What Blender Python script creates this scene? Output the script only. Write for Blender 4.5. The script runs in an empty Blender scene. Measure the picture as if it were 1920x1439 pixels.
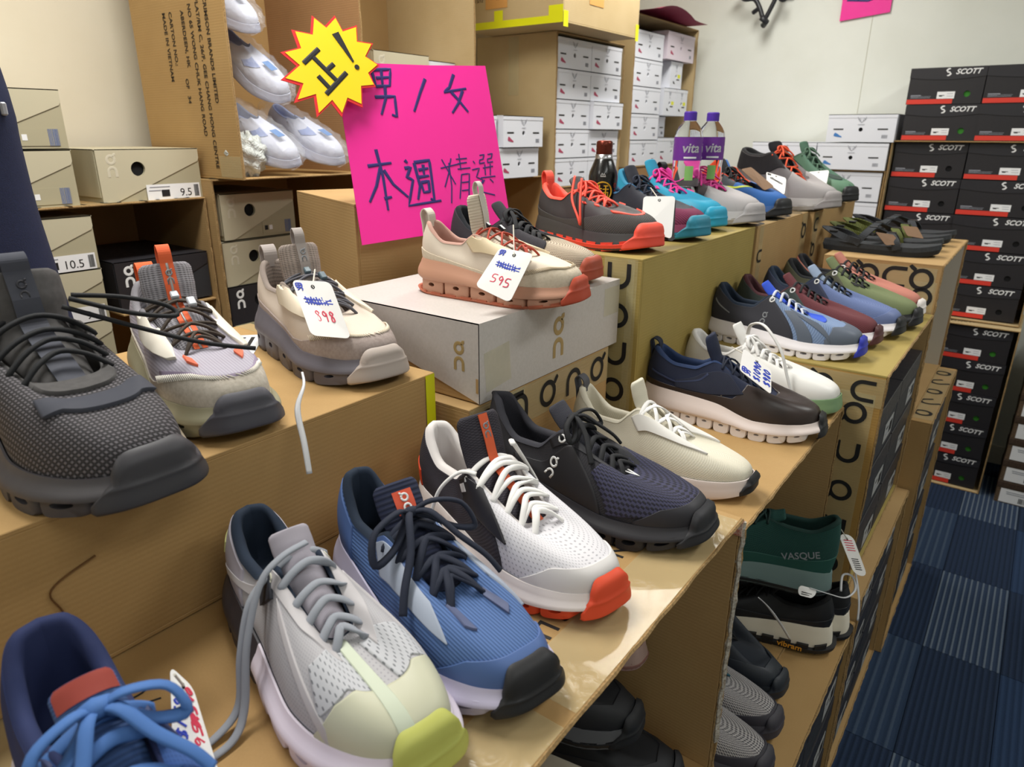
import bpy, math, random
import numpy as np
from mathutils import Vector, Matrix
random.seed(7)
rng = np.random.default_rng(7)
C = bpy.context.scene.collection
SC = bpy.context.scene
H = 1.475            # the eye stands this high; heights below are given from the eye and lifted by H
PI = math.pi
# ------------------------------------------------------------------ camera, world, lamps, exposure
def set_camera():
    f, p, r, yaw = 1300.0, math.radians(19.8), math.radians(0.3), math.radians(36.7)
    fw = Vector((0, math.cos(p), -math.sin(p))); rt0 = Vector((1, 0, 0)); up0 = rt0.cross(fw)
    rt = math.cos(r)*rt0 + math.sin(r)*up0; up = -math.sin(r)*rt0 + math.cos(r)*up0
    Rz = Matrix.Rotation(yaw, 3, 'Z')
    fw, rt, up = Rz @ fw, Rz @ rt, Rz @ up
    M = Matrix((rt, up, -fw)).transposed().to_4x4()
    M.translation = (0, 0, H)
    cam = bpy.data.cameras.new('camera')
    o = bpy.data.objects.new('camera', cam); C.objects.link(o)
    o.matrix_world = M
    cam.sensor_width = 36.0; cam.lens = f/1920*36.0
    cam.clip_start = 0.02; cam.clip_end = 50
    cam.dof.use_dof = True; cam.dof.focus_distance = 1.0; cam.dof.aperture_fstop = 8.0
    SC.camera = o
set_camera()
SC.view_settings.view_transform = 'Standard'; SC.view_settings.look = 'None'
SC.view_settings.gamma = 1.0; SC.view_settings.use_curve_mapping = False
SC.view_settings.exposure = 0.12
W = bpy.data.worlds.new('world'); SC.world = W; W.use_nodes = True
W.node_tree.nodes['Background'].inputs[0].default_value = (1.0, 0.98, 0.95, 1)
W.node_tree.nodes['Background'].inputs[1].default_value = 0.05
def area(x, y, z, sx, sy, power, col=(1, 0.97, 0.91)):
    l = bpy.data.lights.new('ceiling_lamp', 'AREA'); l.shape = 'RECTANGLE'; l.size = sx; l.size_y = sy
    l.energy = power; l.color = col
    o = bpy.data.objects.new('ceiling_lamp', l); C.objects.link(o); o.location = (x, y, z+H)
LAMPS = [(-1.10, 0.75, 30), (-1.10, 2.6, 23), (0.75, 0.2, 8.5), (0.75, 2.2, 17), (0.75, -1.6, 6), (-1.10, -1.1, 10)]
for x, y, p in LAMPS: area(x, y, 1.075, 0.30, 1.15, p, (1, .985, .93) if x < 0 else (.98, 1, .97))
# ------------------------------------------------------------------ materials
def lin(c):
    if isinstance(c, str):
        c = c.lstrip('#'); c = tuple(int(c[i:i+2], 16) for i in (0, 2, 4))
    v = [x/255.0 for x in c[:3]]
    return tuple(x/12.92 if x <= 0.04045 else ((x+0.055)/1.055)**2.4 for x in v) + (1.0,)
MATS = {}
def mat(name, col, rough=0.6, pat=None, scale=1.0, col2=None, bump=0.2, metal=0.0, alpha=None, coat=0.0, trans=0.0, spec=0.4, emit=None, sheen=0.0):
    if name in MATS: return MATS[name]
    m = bpy.data.materials.new(name); m.use_nodes = True
    nt = m.node_tree; N = nt.nodes; L = nt.links
    b = N['Principled BSDF']
    base = lin(col); b.inputs['Base Color'].default_value = base
    b.inputs['Roughness'].default_value = rough; b.inputs['Metallic'].default_value = metal
    b.inputs['Specular IOR Level'].default_value = spec
    b.inputs['Coat Weight'].default_value = coat
    b.inputs['Transmission Weight'].default_value = trans
    b.inputs['Sheen Weight'].default_value = sheen
    if alpha is not None: b.inputs['Alpha'].default_value = alpha
    if emit: b.inputs['Emission Color'].default_value = base; b.inputs['Emission Strength'].default_value = emit
    m.diffuse_color = base
    c2 = lin(col2) if col2 is not None else tuple(x*0.62 for x in base[:3]) + (1,)
    def mix(fac_socket, a, c):
        x = N.new('ShaderNodeMix'); x.data_type = 'RGBA'
        L.new(fac_socket, x.inputs[0]); x.inputs[6].default_value = a; x.inputs[7].default_value = c
        L.new(x.outputs[2], b.inputs['Base Color'])
    def bmp(sock, strength, dist=0.001):
        x = N.new('ShaderNodeBump'); x.inputs['Strength'].default_value = strength; x.inputs['Distance'].default_value = dist
        L.new(sock, x.inputs['Height']); L.new(x.outputs[0], b.inputs['Normal'])
    def mapping(src, sc):
        t = N.new('ShaderNodeTexCoord'); mp = N.new('ShaderNodeMapping'); mp.inputs['Scale'].default_value = sc
        L.new(t.outputs[src], mp.inputs[0]); return mp.outputs[0]
    def ramp(sock, a, c):
        x = N.new('ShaderNodeMapRange'); x.inputs[1].default_value = a; x.inputs[2].default_value = c
        L.new(sock, x.inputs[0]); return x.outputs[0]
    def math_(op, a, c):
        x = N.new('ShaderNodeMath'); x.operation = op
        for i, v in enumerate((a, c)):
            if isinstance(v, (int, float)): x.inputs[i].default_value = v
            else: L.new(v, x.inputs[i])
        return x.outputs[0]
    if pat == 'card':                       # corrugated board: soft blotches, faint flutes and fibres
        v = mapping('Object', (1, 1, 1))
        n = N.new('ShaderNodeTexNoise'); n.inputs['Scale'].default_value = 5*scale; n.inputs['Detail'].default_value = 4; L.new(v, n.inputs[0])
        n2 = N.new('ShaderNodeTexNoise'); n2.inputs['Scale'].default_value = 420; n2.inputs['Detail'].default_value = 2; L.new(v, n2.inputs[0])
        f = math_('ADD', math_('MULTIPLY', n.outputs[0], 0.8), math_('MULTIPLY', n2.outputs[0], 0.25))
        mix(ramp(f, 0.30, 0.80), base, c2)
        w = N.new('ShaderNodeTexWave'); w.bands_direction = 'Z'; w.inputs['Scale'].default_value = 55; w.inputs['Distortion'].default_value = 0.5; L.new(v, w.inputs[0])
        bmp(math_('ADD', math_('MULTIPLY', w.outputs[0], 0.25), math_('MULTIPLY', n.outputs[0], 1.0)), bump, 0.0015)
    elif pat in ('ribl', 'rows'):           # ribs that run along the shoe / knitted rows of stitches
        v = mapping('Object', (1, 1, 1)); sp = N.new('ShaderNodeSeparateXYZ'); L.new(v, sp.inputs[0]); k = 2*PI*scale*3.3
        def sn(sock, kk, ph=0.0): return math_('SINE', math_('ADD', math_('MULTIPLY', sock, kk), ph), 0)
        yz = math_('ADD', sp.outputs[1], math_('MULTIPLY', sp.outputs[2], .6)); xz = math_('SUBTRACT', sp.outputs[0], math_('MULTIPLY', sp.outputs[2], .7))
        if pat == 'ribl': f = ramp(sn(yz, k), -.5, .8)
        else: f = ramp(math_('MULTIPLY', math_('ADD', sn(xz, k), .6), math_('ADD', sn(yz, k*1.15), .6)), -.1, 1.3)
        mix(f, base, c2); bmp(f, bump, .0012)
    elif pat == 'noise':
        v = mapping('Object', (scale*40,)*3)
        n = N.new('ShaderNodeTexNoise'); n.inputs['Scale'].default_value = 1; n.inputs['Detail'].default_value = 5; L.new(v, n.inputs[0])
        mix(ramp(n.outputs[0], 0.35, 0.7), base, c2); bmp(n.outputs[0], bump, 0.0015)
    elif pat in ('mesh', 'knit', 'rib', 'perf', 'twill'):
        v = mapping('UV', (1, 1, 1))
        sp = N.new('ShaderNodeSeparateXYZ'); L.new(v, sp.inputs[0])
        def sin(sock, k, ph=0.0): return math_('SINE', math_('ADD', math_('MULTIPLY', sock, k), ph), 0)
        u, w = sp.outputs[0], sp.outputs[1]
        k = 2*PI*scale
        if pat == 'rib':
            f = sin(w, k); f = ramp(f, -0.6, 0.8)
        elif pat == 'twill':
            f = sin(math_('ADD', u, w), k); f = ramp(f, -0.5, 0.9)
        elif pat == 'knit':
            g = math_('MULTIPLY', sin(u, k), sin(w, k*1.4)); f = ramp(g, -0.35, 0.55)
        elif pat == 'mesh':
            g = math_('MULTIPLY', sin(math_('ADD', u, w), k), sin(math_('SUBTRACT', u, w), k)); f = ramp(g, -0.15, 0.5)
        else:
            g = math_('MULTIPLY', math_('ADD', sin(u, k), 1.0), math_('ADD', sin(w, k, 1.2), 1.0)); f = ramp(g, 2.4, 3.0)
        x = N.new('ShaderNodeMix'); x.data_type = 'RGBA'; L.new(f, x.inputs[0])
        x.inputs[6].default_value = base; x.inputs[7].default_value = c2
        L.new(x.outputs[2], b.inputs['Base Color'])
        inv = math_('SUBTRACT', 1.0, f)
        bmp(inv, bump, 0.0012)
    elif pat == 'cloth':
        v = mapping('Object', (1, 1, 1))
        n = N.new('ShaderNodeTexNoise'); n.inputs['Scale'].default_value = 9*scale; n.inputs['Detail'].default_value = 3; L.new(v, n.inputs[0])
        n2 = N.new('ShaderNodeTexNoise'); n2.inputs['Scale'].default_value = 700; L.new(v, n2.inputs[0])
        mix(ramp(n2.outputs[0], 0.35, 0.65), base, c2)
        bmp(math_('ADD', n.outputs[0], math_('MULTIPLY', n2.outputs[0], 0.12)), bump, 0.006)
    elif pat == 'crinkle':
        v = mapping('Object', (1, 1, 1))
        n = N.new('ShaderNodeTexVoronoi'); n.inputs['Scale'].default_value = 28*scale; L.new(v, n.inputs[0])
        n2 = N.new('ShaderNodeTexNoise'); n2.inputs['Scale'].default_value = 40*scale; n2.inputs['Distortion'].default_value = 2.0; L.new(v, n2.inputs[0])
        bmp(math_('ADD', n.outputs[0], n2.outputs[0]), bump, 0.006)
    else:
        if bump:
            v = mapping('Object', (1, 1, 1))
            n = N.new('ShaderNodeTexNoise'); n.inputs['Scale'].default_value = 60*scale; n.inputs['Detail'].default_value = 3; L.new(v, n.inputs[0])
            bmp(n.outputs[0], bump*0.4, 0.001)
            mr = ramp(n.outputs[0], 0.2, 0.8)
            x = N.new('ShaderNodeMapRange'); L.new(mr, x.inputs[0]); x.inputs[3].default_value = max(0.02, rough-0.06); x.inputs[4].default_value = min(1, rough+0.08)
            L.new(x.outputs[0], b.inputs['Roughness'])
    MATS[name] = m
    return m
# ------------------------------------------------------------------ mesh helpers
class MB:
    def __init__(s): s.v = []; s.f = []; s.uv = []; s.n = 0
    def add(s, verts, faces, uv=None):
        verts = np.asarray(verts, float).reshape(-1, 3)
        s.v.append(verts); o = s.n
        s.f += [tuple(int(i)+o for i in f) for f in faces]
        s.uv.append(np.zeros((len(verts), 2)) if uv is None else np.asarray(uv, float).reshape(-1, 2))
        s.n += len(verts); return s
    def box(s, x0, x1, y0, y1, z0, z1, bev=0.0):
        if bev <= 0:
            v = [(x, y, z) for z in (z0, z1) for y in (y0, y1) for x in (x0, x1)]
            return s.add(v, [(0, 2, 3, 1), (4, 5, 7, 6), (0, 1, 5, 4), (2, 6, 7, 3), (0, 4, 6, 2), (1, 3, 7, 5)])
        b = bev; v = []; f = []
        # chamfered box: 24 vertices
        idx = {}
        for ix, X in enumerate((x0, x1)):
            for iy, Y in enumerate((y0, y1)):
                for iz, Z in enumerate((z0, z1)):
                    sx, sy, sz = (1, -1)[ix], (1, -1)[iy], (1, -1)[iz]
                    idx[ix, iy, iz] = len(v)
                    v += [(X, Y+sy*b, Z+sz*b), (X+sx*b, Y, Z+sz*b), (X+sx*b, Y+sy*b, Z)]
        def q(a, c, d, e): f.append((a, c, d, e))
        I = idx
        for i in (0, 1):
            r = [I[i, 0, 0], I[i, 1, 0], I[i, 1, 1], I[i, 0, 1]]; q(*(r if i else r[::-1]))
            r = [I[0, i, 0]+1, I[0, i, 1]+1, I[1, i, 1]+1, I[1, i, 0]+1]; q(*(r if i else r[::-1]))
            r = [I[0, 0, i]+2, I[1, 0, i]+2, I[1, 1, i]+2, I[0, 1, i]+2]; q(*(r if i else r[::-1]))
        for i in (0, 1):
            for j in (0, 1):
                a = [I[i, j, 0], I[i, j, 1], I[i, j, 1]+1, I[i, j, 0]+1]; q(*(a if i == j else a[::-1]))
                a = [I[i, 0, j], I[i, 1, j], I[i, 1, j]+2, I[i, 0, j]+2]; q(*(a[::-1] if i == j else a))
                a = [I[0, i, j]+1, I[1, i, j]+1, I[1, i, j]+2, I[0, i, j]+2]; q(*(a if i == j else a[::-1]))
        for k, a in I.items():
            t = (a, a+1, a+2); f.append(t if sum(k) % 2 == 1 else t[::-1])
        return s.add(v, f)
    def grid(s, P, close_u=False, close_v=False, uv=None, flip=False):
        P = np.asarray(P, float); nu, nv = P.shape[:2]
        f = []
        for i in range(nu if close_u else nu-1):
            i2 = (i+1) % nu
            for j in range(nv if close_v else nv-1):
                j2 = (j+1) % nv
                q = (i*nv+j, i2*nv+j, i2*nv+j2, i*nv+j2)
                f.append(q[::-1] if flip else q)
        return s.add(P.reshape(-1, 3), f, None if uv is None else np.asarray(uv).reshape(-1, 2))
    def tube(s, path, r, n=8, flat=1.0, closed=False, up=(0, 0, 1)):
        P = np.asarray(path, float); m = len(P)
        rr = np.broadcast_to(np.asarray(r, float), (m,))
        T = np.roll(P, -1, 0)-np.roll(P, 1, 0)
        if not closed: T[0] = P[1]-P[0]; T[-1] = P[-1]-P[-2]
        T /= np.linalg.norm(T, axis=1)[:, None]+1e-12
        up = np.asarray(up, float)
        U = np.zeros_like(P); prev = up
        for i in range(m):
            u = prev-T[i]*(prev@T[i])
            if np.linalg.norm(u) < 1e-3: u = np.cross(T[i], (1, 0.3, 0.2))
            u /= np.linalg.norm(u); U[i] = u
            prev = u*0.7+up*0.3 if not closed else u
        B = np.cross(T, U)
        a = np.linspace(0, 2*PI, n, endpoint=False)
        G = P[:, None]+rr[:, None, None]*(np.cos(a)[None, :, None]*B[:, None]+flat*np.sin(a)[None, :, None]*U[:, None])
        o = s.n
        s.grid(G, close_u=closed, close_v=True)
        if not closed:
            s.f.append(tuple(range(o, o+n))); s.f.append(tuple(range(o+(m-1)*n, o+m*n))[::-1])
        return s
    def lathe(s, prof, n=24, c=(0, 0, 0), cap=True):
        P = np.asarray(prof, float); a = np.linspace(0, 2*PI, n, endpoint=False)
        G = np.stack([P[:, None, 0]*np.cos(a)+c[0], P[:, None, 0]*np.sin(a)+c[1], np.broadcast_to(P[:, None, 1]+c[2], (len(P), n))], -1)
        o = s.n; s.grid(G, close_v=True, flip=True)
        if cap:
            s.f.append(tuple(range(o, o+n))[::-1]); s.f.append(tuple(range(o+(len(P)-1)*n, o+len(P)*n)))
        return s
    def prism(s, poly, z0, z1):
        n = len(poly); v = [(x, y, z0) for x, y in poly]+[(x, y, z1) for x, y in poly]
        f = [tuple(range(n))[::-1], tuple(range(n, 2*n))]+[(i, (i+1) % n, n+(i+1) % n, n+i) for i in range(n)]
        return s.add(v, f)
    def xf(s, M):
        M = np.array(M); s.v = [v @ M[:3, :3].T + M[:3, 3] for v in s.v]; return s
    def mesh(s, name, m, smooth=False):
        me = bpy.data.meshes.new(name)
        V = np.concatenate(s.v) if s.v else np.zeros((0, 3))
        me.from_pydata(V.tolist(), [], s.f)
        if any(u.any() for u in s.uv):
            UV = np.concatenate(s.uv); lay = me.uv_layers.new(name='uv')
            li = np.zeros(len(me.loops), int); me.loops.foreach_get('vertex_index', li)
            lay.data.foreach_set('uv', UV[li].ravel())
        if m is not None: me.materials.append(m)
        if smooth: me.polygons.foreach_set('use_smooth', [True]*len(me.polygons))
        me.update(); return me
    def obj(s, name, m, parent=None, smooth=False, sharp=None):
        me = s.mesh(name, m, smooth)
        if smooth and sharp: 
            try: me.set_sharp_from_angle(angle=math.radians(sharp))
            except Exception: pass
        o = bpy.data.objects.new(name, me); C.objects.link(o)
        if parent is not None: o.parent = parent
        return o
def part(name, me, parent, M=None):
    o = bpy.data.objects.new(name, me); C.objects.link(o); o.parent = parent
    if M is not None: o.matrix_basis = M
    return o
def thing(name, label, cat, loc=(0, 0, 0), rotz=0.0, group=None):
    o = bpy.data.objects.new(name, None); C.objects.link(o); o.empty_display_size = 0.02
    o.location = (loc[0], loc[1], loc[2]+H); o.rotation_euler = (0, 0, rotz)
    o['label'] = label; o['category'] = cat
    if group: o['group'] = group
    return o
def copy_tree(src, label, loc=None, rotz=None, group=None):
    r = src.copy(); C.objects.link(r)
    if label: r['label'] = label
    if group: r['group'] = group
    if loc is not None: r.location = (loc[0], loc[1], loc[2]+H)
    if rotz is not None: r.rotation_euler = (0, 0, rotz)
    for ch in list(src.children):
        c = ch.copy(); C.objects.link(c); c.parent = r
        for g in ch.children:
            d = g.copy(); C.objects.link(d); d.parent = c
    return r
def structure(o): o['kind'] = 'structure'; return o
def smoothpath(pts, n=6, closed=False):
    P = np.asarray(pts, float); m = len(P); out = []
    rngi = range(m) if closed else range(m-1)
    for i in rngi:
        if closed: p0, p1, p2, p3 = P[(i-1) % m], P[i], P[(i+1) % m], P[(i+2) % m]
        else: p0, p1, p2, p3 = P[max(i-1, 0)], P[i], P[i+1], P[min(i+2, m-1)]
        for k in range(n):
            t = k/n
            out.append(0.5*((2*p1)+(-p0+p2)*t+(2*p0-5*p1+4*p2-p3)*t*t+(-p0+3*p1-3*p2+p3)*t**3))
    if not closed: out.append(P[-1])
    return np.array(out)
TEXTS = {}
def text_mesh(txt, size, m, bold=0.0, shear=0.0, font_extrude=0.0002):
    key = (txt, size, m.name, bold, shear)
    if key in TEXTS: return TEXTS[key]
    cu = bpy.data.curves.new('printed_text', 'FONT'); cu.body = txt; cu.size = size; cu.extrude = font_extrude
    cu.offset = bold; cu.shear = shear; cu.align_x = 'CENTER'; cu.align_y = 'CENTER'; cu.resolution_u = 3
    o = bpy.data.objects.new('printed_text', cu); C.objects.link(o)
    dg = bpy.context.evaluated_depsgraph_get(); dg.update()
    me = bpy.data.meshes.new_from_object(o.evaluated_get(dg)); me.name = 'printed_text'
    bpy.data.objects.remove(o); bpy.data.curves.remove(cu)
    me.materials.clear(); me.materials.append(m); TEXTS[key] = me
    return me
def frame(origin, right, up):
    """matrix whose local x = right, y = up, z = out of the face"""
    r = Vector(right).normalized(); u = Vector(up).normalized(); n = r.cross(u)
    M = Matrix((r, u, n)).transposed().to_4x4(); M.translation = origin
    return M
def strokes_mb(strokes, r, M=None, flat=0.35, n=6, mb=None, smooth=0):
    mb = mb or MB()
    for st in strokes:
        P = np.array([(p[0], p[1], 0.0) for p in st], float)
        if smooth: P = smoothpath(P, smooth)
        mb.tube(P, r if np.isscalar(r) else np.interp(np.linspace(0, 1, len(P)), np.linspace(0, 1, len(r)), r), n, flat)
    if M is not None: mb.xf(M)
    return mb
def arc(cx, cy, r, a0, a1, n=14, ry=None):
    a = np.radians(np.linspace(a0, a1, n)); ry = r if ry is None else ry
    return [(cx+r*math.cos(t), cy+ry*math.sin(t)) for t in a]
# ring-with-tick over arch mark (height 1, width about .45)
LOGO = [arc(0, 0.24, 0.165, 0, 360, 22), [(0.105, 0.36), (0.17, 0.46), (0.225, 0.46)], [(-0.165, -0.5), (-0.165, -0.255)]+arc(0, -0.255, 0.165, 180, 0, 12)+[(0.165, -0.5)]]
# ------------------------------------------------------------------ shoes
def pchip(x, y):
    x = np.asarray(x, float); y = np.asarray(y, float)
    h = np.diff(x); d = np.diff(y)/h; m = np.zeros_like(y)
    m[1:-1] = np.where(d[:-1]*d[1:] > 0, 2*d[:-1]*d[1:]/(d[:-1]+d[1:]+1e-12*np.sign(d[:-1]+d[1:]+1e-15)), 0)
    m[0] = d[0]; m[-1] = d[-1]
    def f(q):
        q = np.clip(np.asarray(q, float), x[0], x[-1]); i = np.clip(np.searchsorted(x, q)-1, 0, len(h)-1)
        t = (q-x[i])/h[i]; H0 = 2*t**3-3*t**2+1; H1 = t**3-2*t**2+t; H2 = -2*t**3+3*t**2; H3 = t**3-t**2
        return H0*y[i]+H1*h[i]*m[i]+H2*y[i+1]+H3*h[i]*m[i+1]
    return f
SHOE = dict(w=1.0, m=1, hz=.355, dip=.268, tx=.40, tz=.345, vx=.655, vz=.232, toe_h=.122, heel=.140, mid=.112, fore=.09, toe=.095, spring=.038,
            tg=(.335, .435), pods=8, podh=.068, flare=.02, tongue_w=.062)
class Skin:
    def __init__(s, P):
        s.P = P
        s.Wf = pchip([0, .1, .25, .4, .55, .7, .8, .9, 1], np.array([.118, .124, .120, .124, .146, .172, .177, .168, .150])*P['w'])
        s.cf = pchip([0, .4, .75, 1], np.array([0, -.012, .004, .03])*P['m'])
        s.zt = pchip([0, .15, .45, .7, .9, 1], [P['heel'], P['heel']*.98, P['mid'], P['fore'], P['toe'], P['toe']+.012])
        sp = P['spring']
        s.zb = lambda x: np.where(x > .72, sp*((np.maximum(x, .72)-.72)/.28)**2, 0)+np.where(x < .1, .022*(1-np.minimum(x, .1)/.1)**2, 0)
        hz, dip, tx, tz, vx, vz = (P[k] for k in ('hz', 'dip', 'tx', 'tz', 'vx', 'vz'))
        T = [0, .08, .2, .33, .43, .51, .57, .75, .9, .96, 1]
        s.X1 = pchip(T, [P.get('hx', .03), .045, .10, .20, .30, tx-.03, tx+.015, (tx+vx)/2+.015, vx-.03, vx-.008, vx])
        k = P.get('cw', 1.0)
        s.Y1 = pchip(T, np.array([0, .045, .076, .086, .084, .074*(.5+.5*P.get('tw', 1.15)), .062*P.get('tw', 1.15), .052*P.get('tw', 1.15), .042*P.get('tw', 1.15), .026*P.get('tw', 1.15), 0])*k)
        s.Z1 = pchip(T, [hz, hz-.004, hz-.035*(hz-dip)/.08, dip+.006, dip+.004, (dip*.35+tz*.65), tz, (tz+vz)/2+P.get('throat', .0), vz+.012, vz+.003, vz])
        s.h1 = pchip([0, .4, .7, 1], [.5*(hz-P['heel']), .45*(dip-P['mid']), P['toe_h']+.02, P['toe_h']])
        s.b1 = pchip([0, .4, .7, 1], [.022, .006, .012, .012])
        s.a2 = pchip([0, .4, .6, .8, 1], [.028, .02, .05, .10, .20])
        s.c2 = pchip([0, .4, .6, .8, 1], [-.35*(hz-P['heel']), -.4*(dip-P['mid']), -.05, -.02, -.04])
    def yo(s, x, sg):
        x = np.clip(x, .0005, .9995); return s.cf(x)+sg*s.Wf(x)*(2*np.sqrt(x*(1-x)))**.50
    def outline(s, sv):
        th = 2*PI*np.asarray(sv, float); x = (1-np.cos(th))/2; sn = np.sin(th)
        y = s.cf(x)+np.sign(sn)*s.Wf(x)*np.abs(sn)**.50
        cx = np.clip(x, .14, .80); d = np.stack([x-cx, y-s.cf(x)*0], -1)
        d[..., 0] *= 1.0
        n = np.linalg.norm(d, axis=-1, keepdims=True)+1e-9
        return x, y, d/n
    def at(s, sv, q):
        sv, q = np.broadcast_arrays(np.asarray(sv, float), np.asarray(q, float))
        sv = np.mod(sv, 1.0)
        x, y, out = s.outline(sv); t = 1-np.abs(1-2*sv); sg = np.where(sv < .5, 1.0, -1.0)
        zt = s.zt(x); zb = s.zb(x)
        P0 = np.stack([.5+(x-.5)*.985, y*.97, zt], -1)
        P1 = np.stack([s.X1(t), sg*s.Y1(t)+s.cf(s.X1(t))*.7, s.Z1(t)], -1)
        dxy = P0[..., :2]-P1[..., :2]; L = np.linalg.norm(dxy, axis=-1, keepdims=True)+1e-9; dxy = dxy/L
        up = np.array([0, 0, 1.0])
        o3 = np.concatenate([out, np.zeros_like(out[..., :1])], -1)
        C1 = P0+o3*s.b1(t)[..., None]+up*s.h1(t)[..., None]
        C2 = P1+np.concatenate([dxy*s.a2(t)[..., None], s.c2(t)[..., None]], -1)
        v = np.clip(q, 0, 1)[..., None]
        U = (1-v)**3*P0+3*(1-v)**2*v*C1+3*(1-v)*v*v*C2+v**3*P1
        k = np.clip(-q, 0, 1)[..., None]      # 0 at the feather line, 1 at the ground
        fl = s.P['flare']*np.sin(np.clip(k, 0, 1)*PI*.62)+.010*np.clip(k*8, 0, 1)
        fl = fl-.012*np.clip((k-.85)/.15, 0, 1)
        M = P0+o3*fl; M[..., 2] = (zt*(1-k[..., 0])+zb*k[..., 0])
        return np.where((q < 0)[..., None], M, U)
    def nrm(s, sv, q):
        e = 2e-3
        a = s.at(sv+e, q)-s.at(sv-e, q); b = s.at(sv, np.minimum(q+e, 1))-s.at(sv, q-e)
        n = np.cross(a, b); n /= np.linalg.norm(n, axis=-1, keepdims=True)+1e-9
        p = s.at(sv, q); c = p-np.stack([np.clip(p[..., 0], .12, .75), p[..., 1]*0, p[..., 2]*0+.10], -1)
        sg = np.sign(np.sum(n*c, -1, keepdims=True)); return n*np.where(sg == 0, 1, sg)
    def on(s, sv, q, off):
        off = np.asarray(off, float); off = off[..., None] if off.ndim else off
        return s.at(sv, q)+s.nrm(sv, q)*off
    def center(s, x):  # tongue line just under the throat
        return np.interp(x, [0, 1], [0, 0])
def patch_mb(K, s0, s1, qf, off=.006, ns=28, nq=9, mb=None):
    mb = mb or MB()
    sv = np.linspace(s0, s1, ns); t = 1-np.abs(1-2*np.mod(sv, 1.0))
    lo, hi = qf(t)
    lo = np.broadcast_to(lo, t.shape); hi = np.broadcast_to(hi, t.shape)
    qs = np.concatenate([[0, .0], np.linspace(.03, .97, nq), [1, 1.0]])
    sg = np.concatenate([[0], np.arange(ns), [ns-1]])
    Q = lo[sg][:, None]+(hi-lo)[sg][:, None]*qs[None]
    S = np.broadcast_to(sv[sg][:, None], Q.shape)
    O = np.full(Q.shape, off); O[0] = O[-1] = -.003; O[:, 0] = O[:, -1] = -.003
    G = K.on(S, Q, O)
    uv = np.stack([S*2.5, Q*.33], -1)
    return mb.grid(G, uv=uv)
def poly(*kn):
    T = [k[0] for k in kn]; A = [k[1] for k in kn]; B = [k[2] for k in kn]
    return lambda t: (np.interp(t, T, A), np.interp(t, T, B))
def skin_strokes(K, strokes, s, q, size, r, rot=0.0, off=.004, mirror=False):
    e = 1e-3; s = float(s); q = float(q)
    a = (K.at(s+e, q)-K.at(s-e, q))/(2*e); b = (K.at(s, q+e)-K.at(s, q-e))/(2*e)
    nn = K.nrm(np.array(s), np.array(q))
    e1 = np.array([1.0 if s > .5 else -1.0, 0, 0]); 
    if abs(s-.5) < .06 or s < .05 or s > .95: e1 = np.array([0, 1.0 if abs(s-.5) < .06 else -1.0, 0])
    e1 = e1-nn*(e1@nn); e1 /= np.linalg.norm(e1); e2 = np.cross(nn, e1)
    J = np.linalg.pinv(np.stack([a, b], 1)); mb = MB(); c_, s_ = math.cos(rot), math.sin(rot)
    for st in strokes:
        P = np.array(st, float)*size
        if mirror: P[:, 0] *= -1
        X = P[:, 0]*c_-P[:, 1]*s_; Y = P[:, 0]*s_+P[:, 1]*c_
        D = (X[:, None]*e1+Y[:, None]*e2) @ J.T
        G = K.on(s+D[:, 0], np.clip(q+D[:, 1], -1, .999), off)
        mb.tube(G, r, 6, .4, up=nn)
    return mb
def logo_arch(size): return LOGO
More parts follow.
